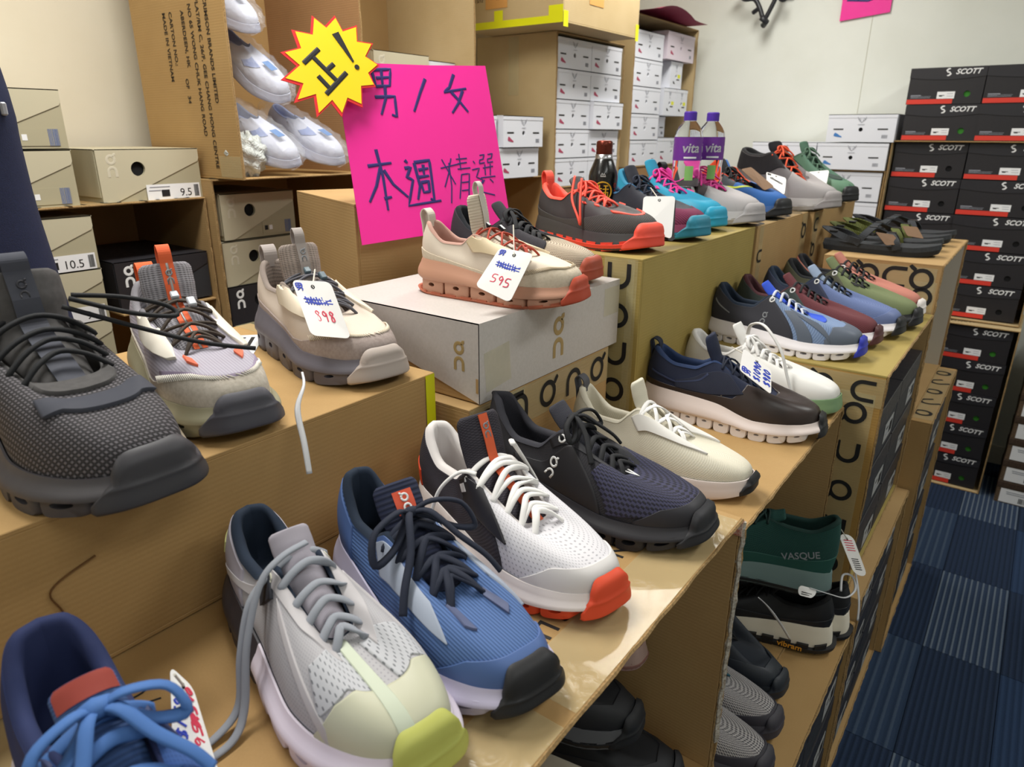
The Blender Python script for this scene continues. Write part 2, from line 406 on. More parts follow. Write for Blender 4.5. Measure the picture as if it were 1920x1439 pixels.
def make_shoe(name, label, toe, ang, L, z, spec, group=None, tilt=None):
    """toe=(x,y) of the toe tip on the ground, ang in degrees, z = height of what it stands on"""
    P = dict(SHOE); P.update(spec.get('P', {}))
    K = Skin(P); a = math.radians(ang)
    root = thing(name, label, spec.get('cat', 'shoe'), (toe[0]-L*math.cos(a), toe[1]-L*math.sin(a), z), a, group)
    if tilt: root.rotation_euler = (math.radians(tilt[0]), math.radians(tilt[1]), a)
    S = Matrix.Scale(L, 4)
    hi = spec.get('hi', 1); ns, nv = (104, 18) if hi else (56, 10)
    def fin(mb, nm, m, smooth=True, par=root, sharp=None):
        mb.xf(S); return mb.obj(nm, m, par, smooth, sharp)
    # upper
    sv = np.linspace(0, 1, ns, endpoint=False); q = np.linspace(0, 1, nv)
    Sg, Qg = np.meshgrid(sv, q, indexing='ij')
    G = K.at(Sg, Qg); mb = MB(); Gc = np.concatenate([G, G[:1]]); Su = np.concatenate([Sg, Sg[:1]*0+1.0]); Qu = np.concatenate([Qg, Qg[:1]])
    mb.grid(Gc, uv=np.stack([Su*2.5, Qu*.33], -1)); up = fin(mb, 'upper', spec['upper'])
    # padded collar and lining
    t = 1-np.abs(1-2*sv); P1 = K.at(sv, np.ones_like(sv)); x1 = P1[:, 0]
    inw = np.stack([np.clip(x1, .14, .62)-x1, -P1[:, 1]], -1); d = np.linalg.norm(inw, axis=1); inw = inw/(d[:, None]+1e-9)
    thick = np.interp(t, [0, .45, .55, .62, 1], [.030, .034, .028, .010, .006])*P.get('pad', 1.0); thick = np.minimum(thick, d*.8)
    rows = []
    for k, (f, dz) in enumerate([(-.12, -.004), (.10, .006), (.5, .010), (.9, .004), (1.05, -.012)]):
        r = P1.copy(); r[:, :2] += inw*(thick*f)[:, None]; r[:, 2] += dz*np.interp(t, [0, .5, .62, 1], [1, 1, .35, .2])*P.get('pad', 1.0); rows.append(r)
    x0, y0, _ = K.outline(sv)
    for f in (.35, .75, 1.0):
        r = rows[4].copy(); b = np.stack([.5+(x0-.5)*.86, y0*.80, K.zt(x0)+.015], -1)
        # inside wall down to the insole; keep it inside the upper
        tgt = b; r = rows[4]*(1-f)+tgt*f
        wl = np.interp(f, [0, 1], [1, 1]); r[:, 2] = rows[4][:, 2]*(1-f)+tgt[:, 2]*f
        rows.append(r)
    R = np.stack(rows, 1)
    # throat part of the lining hugs the underside of the upper so that it never pokes through the vamp
    mb = MB(); Rc = np.concatenate([R, R[:1]]); mb.grid(Rc, uv=np.stack([np.broadcast_to(np.append(sv, 1.)[:, None]*2.5, Rc.shape[:2]), np.broadcast_to(np.linspace(0, .3, R.shape[1])[None], Rc.shape[:2])], -1))
    o = mb.n-len(Rc)*R.shape[1]; nvv = R.shape[1]
    mb.f.append(tuple((i*nvv+nvv-1) for i in range(ns)))
    fin(mb, 'collar_lining', spec.get('lining', spec['upper']))
    # midsole
    pods = P['pods']; podh = P['podh'] if pods else 0.0
    qs = np.array([.10, .05, -.02, -.15, -.3, -.5, -.7, -.85, -.95, -1.0]) if not pods else None
    bb = lambda x: K.zb(x)+np.minimum(podh*.72, (K.zt(x)-K.zb(x))*.52)      # underside of the midsole band
    m_a = spec['sole']; m_b = spec.get('sole_back', m_a)
    def sole_band(sa, sb, m, nm):
        svb = np.linspace(sa, sb, max(12, int((ns+30)*abs(sb-sa)))); x, y, out = K.outline(np.mod(svb, 1))
        zt, zb = K.zt(x), bb(x)
        rows = []
        O = np.stack([.5+(x-.5)*.985, y*.97], -1)
        lip = P.get('lip', .014)
        for k, fo, fz in [(0, .004, lip), (0, .010, lip), (0, .014, lip*.3)]:
            rows.append(np.concatenate([O+out*fo, (zt+fz)[:, None]], -1))
        for k in (.15, .35, .55, .75, .9, 1.0):
            ff = .012+P['flare']*math.sin(k*PI*.6)-(.008 if k == 1.0 else 0)
            gro = P.get('groove', 0)*(-.006 if k in (.35,) else 0)
            rows.append(np.concatenate([O+out*(ff+gro), (zt*(1-k)+zb*k)[:, None]], -1))
        rows.append(np.concatenate([np.stack([np.clip(O[:, 0], .1, .88), O[:, 1]*.3], -1), (zb)[:, None]], -1))
        mb = MB(); mb.grid(np.stack(rows, 1)); return fin(mb, nm, m, sharp=50)
    split = P.get('split')
    if split is not None and m_b is not m_a:
        sole_band(-split/2, split/2, m_b, 'heel_sole'); sole_band(split/2, 1-split/2, m_a, 'midsole')
    else: sole_band(0, 1, m_a, 'midsole')
    # hollow sole pods, each a tube through the whole width of the sole
    if pods:
        xs = np.linspace(P.get('pod0', .03), .965, pods+1); n = 20 if hi else 14
        for i in range(pods):
            xc = (xs[i]+xs[i+1])/2; hw = (xs[i+1]-xs[i])*.47; zg = float(K.zb(np.array(xc))); ph_ = (float(bb(np.array(xc)))-zg)/.72; zc = zg+ph_/2; hh = ph_/2*1.12
            slope = float(K.zb(np.array(xc+.02))-K.zb(np.array(xc-.02)))/.04
            an = np.linspace(0, 2*PI, n, endpoint=False); ca, sa = np.cos(an), np.sin(an)
            ex = .5
            ox = np.sign(ca)*np.abs(ca)**ex; oz = np.sign(sa)*np.abs(sa)**ex
            hx, hz_ = P.get('hole', (.5, .42))
            layers = []
            for f, sh in ((0, .9), (.025, 1.0), (.975, 1.0), (1, .9)):
                X = xc+ox*hw*sh; Zz = zc+oz*hh*sh+slope*(X-xc)
                lo, hi_ = K.yo(X, -1)*.97-P['flare']*.8-.010, K.yo(X, 1)*.97+P['flare']*.8+.010
                layers.append(np.stack([X, lo*(1-f)+hi_*f, Zz], -1))
            for f, sh in ((1, 1.0), (.5, .8), (0, 1.0)):
                X = xc+ca*hw*hx*sh; Zz = zc+.004+sa*hh*hz_*sh+slope*(X-xc)
                lo, hi_ = K.yo(X, -1)*.97-P['flare']*.8-.009, K.yo(X, 1)*.97+P['flare']*.8+.009
                layers.append(np.stack([X, lo*(1-f)+hi_*f, Zz], -1))
            mb = MB(); mb.grid(np.stack(layers, 0), close_u=True, close_v=True)
            pm = spec.get('pod', m_a)
            if split is not None and xc < (1-math.cos(PI*split))/2: pm = spec.get('pod_back', m_b)
            fin(mb, 'sole_pod', pm, sharp=50)
    # lugs of a trail outsole
    if spec.get('outsole') is not None:
        mb = MB(); nl = P.get('lugs', 11)
        for i in range(nl):
            xc = .05+.9*i/(nl-1); hw_ = .36*.9/(nl-1); X = np.array([xc-hw_, xc+hw_*.85])
            for sg in (-1, 1):
                ye = K.yo(X, sg)*.97+sg*(P['flare']*.9+.010+P.get('outw', 0)); zb = bb(X)
                h_ = P.get('lugh', .028); z0 = K.zb(X); z1 = (K.zb(X) if pods else zb)+h_*.9
                yi = ye*.35
                v = [(X[0], yi[0], z0[0]), (X[1], yi[1], z0[1]), (X[1]-.006, ye[1], z0[1]), (X[0]+.006, ye[0], z0[0]),
                     (X[0], yi[0], z1[0]), (X[1], yi[1], z1[1]), (X[1], ye[1]+sg*.003, z1[1]+.010), (X[0], ye[0]+sg*.003, z1[0]+.010)]
                fc = [(0, 3, 2, 1), (4, 5, 6, 7), (0, 1, 5, 4), (1, 2, 6, 5), (2, 3, 7, 6), (3, 0, 4, 7)]
                mb.add(v, fc if sg > 0 else [f[::-1] for f in fc])
        svb = np.linspace(0, 1, ns); x, y, out = K.outline(svb); O = np.stack([.5+(x-.5)*.985, y*.97], -1); zb = K.zb(x) if pods else bb(x); kz = .35 if pods else 1.0
        rows = [np.concatenate([O+out*f, (zb+dz*kz)[:, None]], -1) for f, dz in ((.010, .042), (.020+P['flare']*.8+P.get('outw', 0), .036), (.014+P['flare']*.8+P.get('outw', 0), .006))]
        rows.append(np.concatenate([O*np.array([.9, .4])+np.array([.05, 0]), (zb+.002)[:, None]], -1))
        mb.grid(np.stack(rows, 1)); fin(mb, 'outsole', spec['outsole'], sharp=45)
    # rubber toe guard wrapping from the ground over the toe
    if spec.get('toe_guard') is not None:
        tg, w_, h_ = spec['toe_guard'][0], spec['toe_guard'][1], spec['toe_guard'][2]
        sh = spec['toe_guard'][3] if len(spec['toe_guard']) > 3 else 0.0
        mb = MB(); a_, b_ = .5-w_+sh, .5+w_+sh
        svg = np.linspace(a_, b_, 30); u = np.abs(np.linspace(-1, 1, 30))
        top = h_*(1-u**3.2)-.62*u**3.2
        kk = np.linspace(0, 1, 22)
        Q = -1+(top[:, None]+1)*kk[None]; Sv = np.broadcast_to(svg[:, None], Q.shape)
        off = .014+.010*np.exp(-((Q+.05)/.30)**2); off[:, 0] = .002; off[:, -1] = .006; off[0] = off[-1] = .002
        Gt = K.at(Sv, Q); x, y, out = K.outline(Sv)
        o3 = np.concatenate([out, np.zeros_like(out[..., :1])], -1)
        nn = np.where((Q < .02)[..., None], o3, K.nrm(Sv, np.maximum(Q, .02)))
        fz = np.where(Q < 0, P['flare']*0+.010, .010)
        mb.grid(Gt+nn*(off+.012*np.exp(-((Q-.03)/.16)**2))[..., None]); fin(mb, 'toe_guard', tg)
    # overlays
    for nm, m, s0, s1, qf, *rest in spec.get('patches', []):
        off = rest[0] if rest else .005
        fin(patch_mb(K, s0, s1, qf, off, ns=30 if hi else 18), nm, m)
    # tongue
    if spec.get('tongue') is not None:
        tx, tz, vx, vz = P['tx'], P['tz'], P['vx'], P['vz']; gx, gz = P['tg']
        path = smoothpath([(vx+.01, 0, vz-.022), ((vx*2+tx)/3, 0, (vz*2+tz)/3-.010+P.get('throat', 0)*.7), ((vx+2*tx)/3, 0, (vz+2*tz)/3-.006+P.get('throat', 0)*.7), (tx+.02, 0, tz+.004), ((tx+gx)/2+.008, 0, (tz+gz)/2), (gx, 0, gz)], 6)
        nP = len(path); fr = np.linspace(0, 1, nP); th = np.interp(fr, [0, .5, .8, 1], [.010, .014, .018, .014])*P.get('tth', 1.0)
        hw = np.interp(fr, [0, .5, .8, .95, 1], [.036*P.get('tw', 1.15), .052*P.get('tw', 1.15), P['tongue_w'], P['tongue_w']*.98, P['tongue_w']*.78])
        T = np.gradient(path, axis=0); T /= np.linalg.norm(T, axis=1)[:, None]; Nn = np.stack([T[:, 2], 0*T[:, 0], -T[:, 0]], -1)
        an = np.linspace(0, 2*PI, 22, endpoint=False)
        yy = hw[:, None]*np.sign(np.cos(an))*np.abs(np.cos(an))**.8
        arch = -.42*np.abs(yy/hw[:, None])**2.2*hw[:, None]*np.interp(fr, [0, .6, 1], [.8, .8, .45])[:, None]
        nn = th[:, None]*np.sin(an)+arch
        G = path[:, None]+nn[..., None]*Nn[:, None]; G[..., 1] = yy
        uv = np.stack([np.broadcast_to(an*.05, nn.shape), np.broadcast_to(fr[:, None]*.6, nn.shape)], -1)
        mb = MB(); mb.grid(G, close_v=True, uv=uv, flip=True); o = (nP-1)*22; mb.f.append(tuple(range(o, o+22))); fin(mb, 'tongue', spec['tongue'])
        def tong(fr_, y_, off_):       # a point on the face of the tongue
            i = np.interp(fr_, fr, np.arange(nP)); p = np.stack([np.interp(i, np.arange(nP), path[:, k]) for k in range(3)], -1)
            n_ = np.stack([np.interp(i, np.arange(nP), Nn[:, k]) for k in range(3)], -1)
            h_ = np.interp(fr_, fr, hw); w_ = np.interp(fr_, fr, th)
            yr = np.clip(np.abs(np.asarray(y_)), 0, 1)
            off = w_*np.sqrt(np.maximum(0, 1-yr**2.5))-.42*yr**2.2*h_*np.interp(fr_, [0, .6, 1], [.8, .8, .45])+off_
            r = p+n_*np.asarray(off)[..., None]; r[..., 1] = np.asarray(y_)*h_; return r
        if spec.get('strap') is not None:     # ribbon running up the tongue with a loop on top
            m, w_, loop = spec['strap']
            f_ = np.linspace(.05, .99, 26); P0 = tong(f_, np.zeros(26), .003)
            e = P0[-1]; dT = T[-1]; nN = Nn[-1]
            if loop: lp = smoothpath([e, e+dT*loop*.6+nN*.004, e+dT*loop+nN*-.012, e+dT*loop*.55-nN*.032, e-dT*.02-nN*.03], 5)[1:]; P0 = np.concatenate([P0, lp])
            ww = np.full(len(P0), w_); mb = MB()
            TT = np.gradient(P0, axis=0); TT /= np.linalg.norm(TT, axis=1)[:, None]; NN = np.stack([TT[:, 2], 0*TT[:, 0], -TT[:, 0]], -1)
            prof = [(-1, 0), (-1, .004), (1, .004), (1, 0)]
            G = np.stack([P0+NN*b+np.array([0, 1, 0])*(a_*ww)[:, None] for a_, b in prof], 1)
            mb.grid(G, close_v=True, flip=True, uv=np.stack([np.broadcast_to(np.array([0, 0, 1, 1])*w_*2, G.shape[:2]), np.broadcast_to(np.linspace(0, .6, len(P0))[:, None], G.shape[:2])], -1)); fin(mb, 'tongue_strap', m, smooth=False)
            if spec.get('strap_logo') is not None:
                c = tong(np.array(.86), np.array(0.), .008); u = T[int(.86*nP)]
                M = frame(c, (0, 1, 0), u)
                fin(strokes_mb([[(p[0]*.06, p[1]*.06) for p in st] for st in LOGO], .0032, M), 'logo_mark', spec['strap_logo'])
            if spec.get('strap_line') is not None:
                f_ = np.linspace(.05, .99, 20); mb = MB(); mb.tube(tong(f_, np.zeros(20), .0075), .005, 4, .2, up=(1, 0, 1)); fin(mb, 'strap_stripe', spec['strap_line'])
        if spec.get('tongue_logo') is not None:
            m, fr_, w_, h_, lm = spec['tongue_logo']
            ff = np.linspace(fr_-h_, fr_+h_, 7); yy_ = np.linspace(-w_, w_, 7)
            F, Y = np.meshgrid(ff, yy_, indexing='ij'); mb = MB(); mb.grid(tong(F, Y, .004), flip=True)
            lo = fin(mb, 'tongue_label', m)
            c = tong(np.array(fr_), np.array(0.), .008); u = T[int(fr_*(nP-1))]
            if lm is not None: fin(strokes_mb([[(p[0]*.07, p[1]*.07) for p in st] for st in LOGO], .004, frame(c, (0, -1, 0), u)), 'logo_mark', lm)
    # laces
    la = spec.get('laces')
    if la is not None:
        m = la['m']; r = la.get('r', .010); fl = la.get('flat', .5); nb = la.get('n', 5); t0, t1 = la.get('t', (.58, .92)); qe = la.get('q', .90)
        ts = np.linspace(t0, t1, nb); mb = MB(); lift = la.get('lift', .012)
        def ey(t_, sg, off=.004):
            s_ = t_/2 if sg > 0 else 1-t_/2
            return K.on(np.array(s_), np.array(qe), off)
        def top(t_, dz=0.0):
            p = K.at(np.array(t_/2), np.array(1.0)); return np.array([p[0]+.01, 0, p[2]+lift+dz])
        bars = [(i, i) for i in range(nb)] if la.get('style', 'bar') != 'x' else []
        if la.get('style', 'bar') == 'bar': bars += [(i, i+1) for i in range(nb-1)] if la.get('both', 0) else []
        if la.get('style') == 'x': bars = [(i, i+1) for i in range(nb-1)]+[(i+1, i) for i in range(nb-1)]+[(0, 0), (nb-1, nb-1)]
        for bi, (i, j) in enumerate(bars):
            A, B = ey(ts[i], 1), ey(ts[j], -1); Mm = (top(ts[i])+top(ts[j]))/2; Mm[2] += .006*(bi % 2)
            A0 = ey(ts[i], 1, -.006); B0 = ey(ts[j], -1, -.006)
            q1 = A*.55+Mm*.45; q1[2] = max(q1[2], A[2]*.3+Mm[2]*.7); q2 = B*.55+Mm*.45; q2[2] = max(q2[2], B[2]*.3+Mm[2]*.7)
            mb.tube(smoothpath([A0, A, q1, Mm, q2, B, B0], 4), r, 8 if hi else 6, fl, up=(.4, 0, 1))
        if la.get('bow'):
            kt = top(ts[0]-.01, .016); b_ = la['bow']
            for sg in (-1, 1):
                lp = [kt, kt+np.array([.03, sg*.05, .035])*b_, kt+np.array([.05, sg*.13, .01])*b_, kt+np.array([.085, sg*.15, -.05])*b_, kt+np.array([.075, sg*.09, -.035])*b_, kt+np.array([.03, sg*.03, .0])*b_, kt]
                mb.tube(smoothpath(lp, 5), r, 7, fl)
                en = [kt, kt+np.array([.05, sg*.03, .02])*b_, kt+np.array([.12, sg*.07, -.03])*b_, kt+np.array([.17, sg*.12, -.085])*b_, kt+np.array([.20, sg*.145, -.13])*b_]
                mb.tube(smoothpath(en, 5), r, 7, fl)
            mb.tube(smoothpath([kt+np.array([0, -.02, 0]), kt+np.array([.012, 0, .014]), kt+np.array([0, .02, 0])], 4), r*1.7, 8, .8)
        for pth in la.get('extra', []): mb.tube(smoothpath(np.array(pth, float), 6), r, 8, fl)
        fin(mb, 'laces', m)
        if la.get('eyelets') is not None:
            for i in range(min(la.get('ne', 1), nb)):
                for sg in (1, -1):
                    s_ = ts[i]/2 if sg > 0 else 1-ts[i]/2
                    fin(skin_strokes(K, [arc(0, 0, .014, 0, 360, 12)], s_, qe-.02, 1.0, .005, off=.006), 'eyelet', la['eyelets'])
        for (fx, y_) in la.get('toggle', []):
            c = top(fx)+np.array([0, y_, .01]); mb = MB(); mb.box(-.022, .022, -.015, .015, -.009, .011, .004)
            mb.xf(Matrix.Translation(c) @ Matrix.Rotation(.6, 4, 'Y')); fin(mb, 'lace_toggle', la['tm'], smooth=False)
    # heel loop
    if spec.get('heel_loop') is not None:
        m, w_, h_ = spec['heel_loop']; hz = P['hz']; hx = P.get('hx', .03)
        P0 = smoothpath([(hx-.012, 0, hz-.12), (hx-.02, 0, hz-.02), (hx-.03, 0, hz+h_*.6), (hx-.005, 0, hz+h_), (hx+.03, 0, hz+h_*.55), (hx+.035, 0, hz-.03)], 5)
        TT = np.gradient(P0, axis=0); TT /= np.linalg.norm(TT, axis=1)[:, None]; NN = np.stack([TT[:, 2], 0*TT[:, 0], -TT[:, 0]], -1)
        G = np.stack([P0+NN*b+np.array([0, a_*w_, 0]) for a_, b in [(-1, 0), (-1, .006), (1, .006), (1, 0)]], 1)
        mb = MB(); mb.grid(G, close_v=True, flip=True); fin(mb, 'heel_loop', m, smooth=False)
    for s_, q_, size, rot, m, mir in spec.get('logos', []):
        fin(skin_strokes(K, LOGO, s_, q_, size, size*.055, rot, .005, mir), 'logo_mark', m)
    for nm, m, stk, s_, q_, size, r_, rot in spec.get('marks', []):
        fin(skin_strokes(K, stk, s_, q_, size, r_, rot, .006), nm, m)
    if spec.get('stitch') is not None:
        m, s0, s1, qf = spec['stitch']; mb = MB()
        for u in np.linspace(s0, s1, 70):
            t_ = 1-abs(1-2*(u % 1)); q_ = float(qf(t_)); e = .0022
            mb.tube(K.on(np.array([u-e, u+e]), np.array([q_-.03, q_+.03]), .008), .0024, 5)
        fin(mb, 'stitching', m)
    return root, K, L
# ------------------------------------------------------------------ board, boxes and cartons
KR = mat('kraft', '#b49464', .75, 'card', 1, '#a38254', .25)
KR_W = mat('kraft_warm', '#b4925f', .75, 'card', 1, '#a3804f', .25)
KR_Y = mat('kraft_yellow', '#a89454', .7, 'card', 1, '#978344', .25)
KR_P = mat('kraft_pale', '#c3ad84', .75, 'card', 1, '#b29a6e', .25)
KR_B = mat('kraft_brown', '#a07a52', .8, 'card', 1, '#8d6944', .3)
TAPE = mat('clear_tape', '#d9d2a8', .16, 'crinkle', .8, bump=.22, alpha=.28, coat=.6)
TAPE_Y = mat('yellow_tape', '#dfe01a', .35, bump=.2)
INK = mat('black_ink', '#1c1b1c', .6, bump=0)
INK_BR = mat('faded_ink', '#3a2d1d', .7, bump=0)
WHITE = mat('white_paper', '#e9e9ea', .6, bump=.1)
WHITE_BOX = mat('white_box_card', '#dcdee6', .55, bump=.12)
GREIGE = mat('greige_box_card', '#a9a186', .7, bump=.15)
GREIGE_L = mat('greige_lid_card', '#beb69c', .65, bump=.15)
BLACK_BOX = mat('black_box_card', '#232124', .5, bump=.15)
BLACK_LID = mat('black_lid_card', '#2b2a2e', .4, bump=.15)
CHAR_BOX = mat('charcoal_box_card', '#2e2f33', .55, bump=.15)
RED = mat('red_print', '#d33a2c', .55, bump=0)
HOLE = mat('hole_dark', '#08080a', .9, bump=0)
GREEN_IN = mat('green_tissue', '#2f7a1e', .7, bump=.2)
GREY_BOX = mat('grey_box_card', '#c6c0bc', .42, 'noise', 6, '#bfb9b4', .08)
GOLD = mat('tan_print', '#a58c5c', .6, bump=0)
GREY_INK = mat('grey_print', '#8d8f98', .6, bump=0)
LOGO_PALE = mat('pale_print', '#c9c2ad', .6, bump=0)
BLUE_INK = mat('blue_pen', '#2b3fae', .5, bump=0)
RED_INK = mat('red_pen', '#cf3550', .5, bump=0)
BLUE_P = mat('blue_print', '#3f78b8', .6, bump=0); PINK_P = mat('rose_print', '#a8405e', .6, bump=0)
FX = ((0, 1, 0), (0, 0, 1))    # axes of a face that looks to +x : right = +y, up = +z
def face(x, y, z): return frame((x, y, z), *FX)
def rect_mb(w, h, t=.0006, mb=None, cx=0, cy=0):
    mb = mb or MB(); mb.box(cx-w/2, cx+w/2, cy-h/2, cy+h/2, 0, t); return mb
CACHE = {}
def cached(key, fn):
    if key not in CACHE: CACHE[key] = fn()
    return CACHE[key]
def holed_body(d, w, h, cy, cz, r, bev=.002, n=20):
    """a box from x=-d to 0, with a round finger hole pushed into its front"""
    mb = MB(); v = [(x, y, z) for x in (-d, 0) for y in (0, w) for z in (0, h)]
    mb.add(v, [(0, 1, 3, 2), (0, 4, 5, 1), (2, 3, 7, 6), (0, 2, 6, 4), (1, 5, 7, 3)])
    a = sorted(list(np.linspace(0, 2*PI, n, endpoint=False))+[math.atan2(z-cz, y-cy) % (2*PI) for y in (0, w) for z in (0, h)])
    inn = [(0, cy+r*math.cos(t), cz+r*math.sin(t)) for t in a]; out = []
    for t in a:
        c, s_ = math.cos(t), math.sin(t)
        k = min([((w-cy)/c if c > 1e-9 else (-cy/c if c < -1e-9 else 9)), ((h-cz)/s_ if s_ > 1e-9 else (-cz/s_ if s_ < -1e-9 else 9))])
        out.append((0, cy+k*c, cz+k*s_))
    m = len(a); cup = [(-.006, y, z) for _, y, z in inn]
    mb.add(out+inn+cup, [(i, (i+1) % m, m+(i+1) % m, m+i) for i in range(m)]+[(m+i, m+(i+1) % m, 2*m+(i+1) % m, 2*m+i) for i in range(m)])
    return mb
def hole_disc(cy, cz, r, x=-.0055):
    mb = MB(); a = np.linspace(0, 2*PI, 20, endpoint=False)
    v = [(x, cy+r*1.02*math.cos(t), cz+r*1.02*math.sin(t)) for t in a]
    mb.add(v+[(x-.004, p[1], p[2]) for p in v], [tuple(range(20)), tuple(range(20, 40))[::-1]]); return mb
def barcode_mb(w, h, n=9, seed=1):
    r = random.Random(seed); mb = MB(); x = -w/2
    while x < w/2:
        b = w*r.uniform(.03, .09); mb.box(x, min(x+b, w/2), -h/2, h/2, 0, .0004); x += b+w*r.uniform(.03, .07)
    return mb
def sticker(parent, M, w, h, items, m=WHITE, name='label_sticker'):
    """paper label with printing as sub-parts; items = (mesh, local x, local y)"""
    s = part(name, cached(('st', w, h, m.name), lambda: rect_mb(w, h).mesh('label_sticker', m)), parent, M)
    for me, x, y in items: part('printed_text' if me.name.startswith('printed_text') else 'print_mark', me, s, Matrix.Translation((x, y, .0007)))
    return s
def bar(w, h, m=INK): return cached(('bar', w, h, m.name), lambda: rect_mb(w, h, .0004).mesh('print_mark', m))
def bcode(w, h, m=INK, seed=1): return cached(('bc', w, h, m.name, seed), lambda: barcode_mb(w, h, seed=seed).mesh('print_mark', m))
def logo_mesh(size, m, r=.055): return cached(('lg', size, m.name), lambda: strokes_mb([[(p[0]*size, p[1]*size) for p in st] for st in LOGO], size*r, flat=.1).mesh('logo_mark', m))
def greige_box(label, x, y, z, w=.245, h=.118, d=.32, num=None, group=None, logo=True, dot=False, dark=False, hole=True, rot=0.0, tag=True):
    t = thing('shoe_box', label, 'box', (x, y, z), rot, group)
    bm, lm = (CHAR_BOX, BLACK_LID) if dark else (GREIGE, GREIGE_L)
    cy, cz, r = w*.37, h*.62, .0165 if not dark else .018
    mb = holed_body(d, w, h-.0015, cy, cz, r); mb.obj('body', bm, t)
    hole_disc(cy, cz, r).obj('finger_hole', HOLE, t)
    # the lid: its flap runs in a slant over the upper left half of the front
    mb = MB(); pts = [(.0, h*.0), (w*.12, h*.0), (w*.985, h*.74), (w, h*.80), (w, h), (0, h)]
    ang = np.linspace(0, 2*PI, 20, endpoint=False); n = len(pts)
    # slanted flap as ring around the hole
    allA = []
    def ray_hit(t_):
        c, s_ = math.cos(t_), math.sin(t_); best = 9
        for i in range(n):
            (ax, ay), (bx, by) = pts[i], pts[(i+1) % n]; ex, ey = bx-ax, by-ay; den = c*ey-s_*ex
            if abs(den) < 1e-12: continue
            k = ((ax-cy)*ey-(ay-cz)*ex)/den; u = ((ax-cy)*s_-(ay-cz)*c)/den
            if k > 1e-9 and -1e-6 <= u <= 1+1e-6: best = min(best, k)
        return best
    A = sorted(list(ang)+[math.atan2(py-cz, px-cy) % (2*PI) for px, py in pts])
    for X in (.0018,):
        inn = [(X, cy+r*math.cos(a), cz+r*math.sin(a)) for a in A]; out = []
        for a in A:
            k = ray_hit(a); out.append((X, cy+k*math.cos(a), cz+k*math.sin(a)))
        m_ = len(A); outb = [(0.0002, p[1], p[2]) for p in out]
        mb.add(out+inn+outb, [(i, (i+1) % m_, m_+(i+1) % m_, m_+i) for i in range(m_)]+[(2*m_+i, 2*m_+(i+1) % m_, (i+1) % m_, i) for i in range(m_)])
    mb.box(-d-.001, .0018, -.0015, w+.0015, h-.002, h)
    mb.box(-d, -.004, -.0015, 0, h*.10, h); mb.box(-d, -.004, w, w+.0015, h*.8, h)
    mb.obj('lid', lm, t)
    if logo: part('logo_mark', logo_mesh(h*.44, mat('white_print', '#e6e6e6', .5, bump=0) if dark else LOGO_PALE, .06), t, face(.002, w*.13, h*.70))
    if num: 
        it = [(text_mesh(num, .026, INK), .030 if len(num) < 4 else .020, -.004), (bar(.020, .016), -.022, -.003), (bcode(.012, .028, seed=3), .058, 0), (bar(.05, .002, GREY_INK), -.035, .012), (bar(.03, .002, GREY_INK), -.048, .004)]
        sticker(t, face(.0022, w-.075, h*.15), .135, .036, it)
    elif tag:
        it = [(bar(.010, .012), -.034, 0), (bar(.010, .012, WHITE), -.020, 0), (bcode(.020, .034, mat('blue_grey_print', '#5d6e9a', .6, bump=0), 5), .036, 0)]
        s_ = sticker(t, face(.0006, w-.062, h*.19), .092, .034, it, bm)
    if dot: part('round_sticker', cached('dot', lambda: MB().lathe([(.0095, 0), (.0095, .0008)], 18).mesh('round_sticker', RED)), t, face(.0012, w*.80, h*.30))
    return t
def antlers(): return [[(-.5, .5), (-.38, .05), (-.1, -.35), (0, -.5), (.1, -.35), (.38, .05), (.5, .5)], [(-.38, .05), (-.22, .3)], [(.38, .05), (.22, .3)], [(-.2, -.2), (-.12, .1)], [(.2, -.2), (.12, .1)]]
def white_box(label, x, y, z, w=.24, h=.107, d=.30, group=None, pic=PINK_P, rot=0.0, yellow=False, tint=None):
    t = thing('shoe_box', label, 'box', (x, y, z), rot, group)
    k = w/.24; cy, cz, r = w*.50, h*.45, .0085
    m = tint or WHITE_BOX
    holed_body(d, w, h-.001, cy, cz, r).obj('body', m, t)
    hole_disc(cy, cz, r).obj('finger_hole', HOLE, t)
    mb = MB(); mb.box(-d-.001, .0012, -.001, w+.001, h-.0025, h); mb.box(0, .0012, -.001, w+.001, h*.87, h); mb.obj('lid', m, t)
    e = strokes_mb([[(p[0]*.034*min(k, 1), p[1]*.022) for p in s] for s in antlers()], .0011, flat=.2); e.box(-.012*k, .012*k, -.0195, -.018, 0, .0004); e.xf(face(.0014, cy, h*.80)); e.obj('antler_mark', GREY_INK, t)
    if w > .16:
        part('text_bar', bar(.040, .0055), t, face(.0002, w*.17, h*.46)); part('text_bar', bar(.040, .0055), t, face(.0002, w*.82, h*.46))
        # a little picture of the shoe inside
        mb = MB(); mb.prism([(-.016, .004), (-.012, .011), (-.004, .008), (.008, .0), (.017, -.004), (.017, -.009), (-.004, -.006), (-.016, -.003)], 0, .0005); mb.xf(face(.0002, w*.17, h*.24)); mb.obj('shoe_picture', pic, t)
        part('barcode', bcode(.022, .014, GREY_INK, 4), t, face(.0002, w*.86, h*.20))
    else:
        part('text_bar', bar(.034, .0055), t, face(.0002, w*.66, h*.33)); mb = MB(); mb.prism([(-.010, .006), (-.004, .006), (.010, -.004), (.010, -.008), (-.010, -.004)], 0, .0005); mb.xf(face(.0002, w*.34, h*.22)); mb.obj('shoe_picture', INK, t)
    if yellow: part('highlight', bar(.030, .016, TAPE_Y), t, face(.0003, w*.74, h*.46))
    return t
WP = mat('white_print', '#e6e6e6', .5, bump=0)
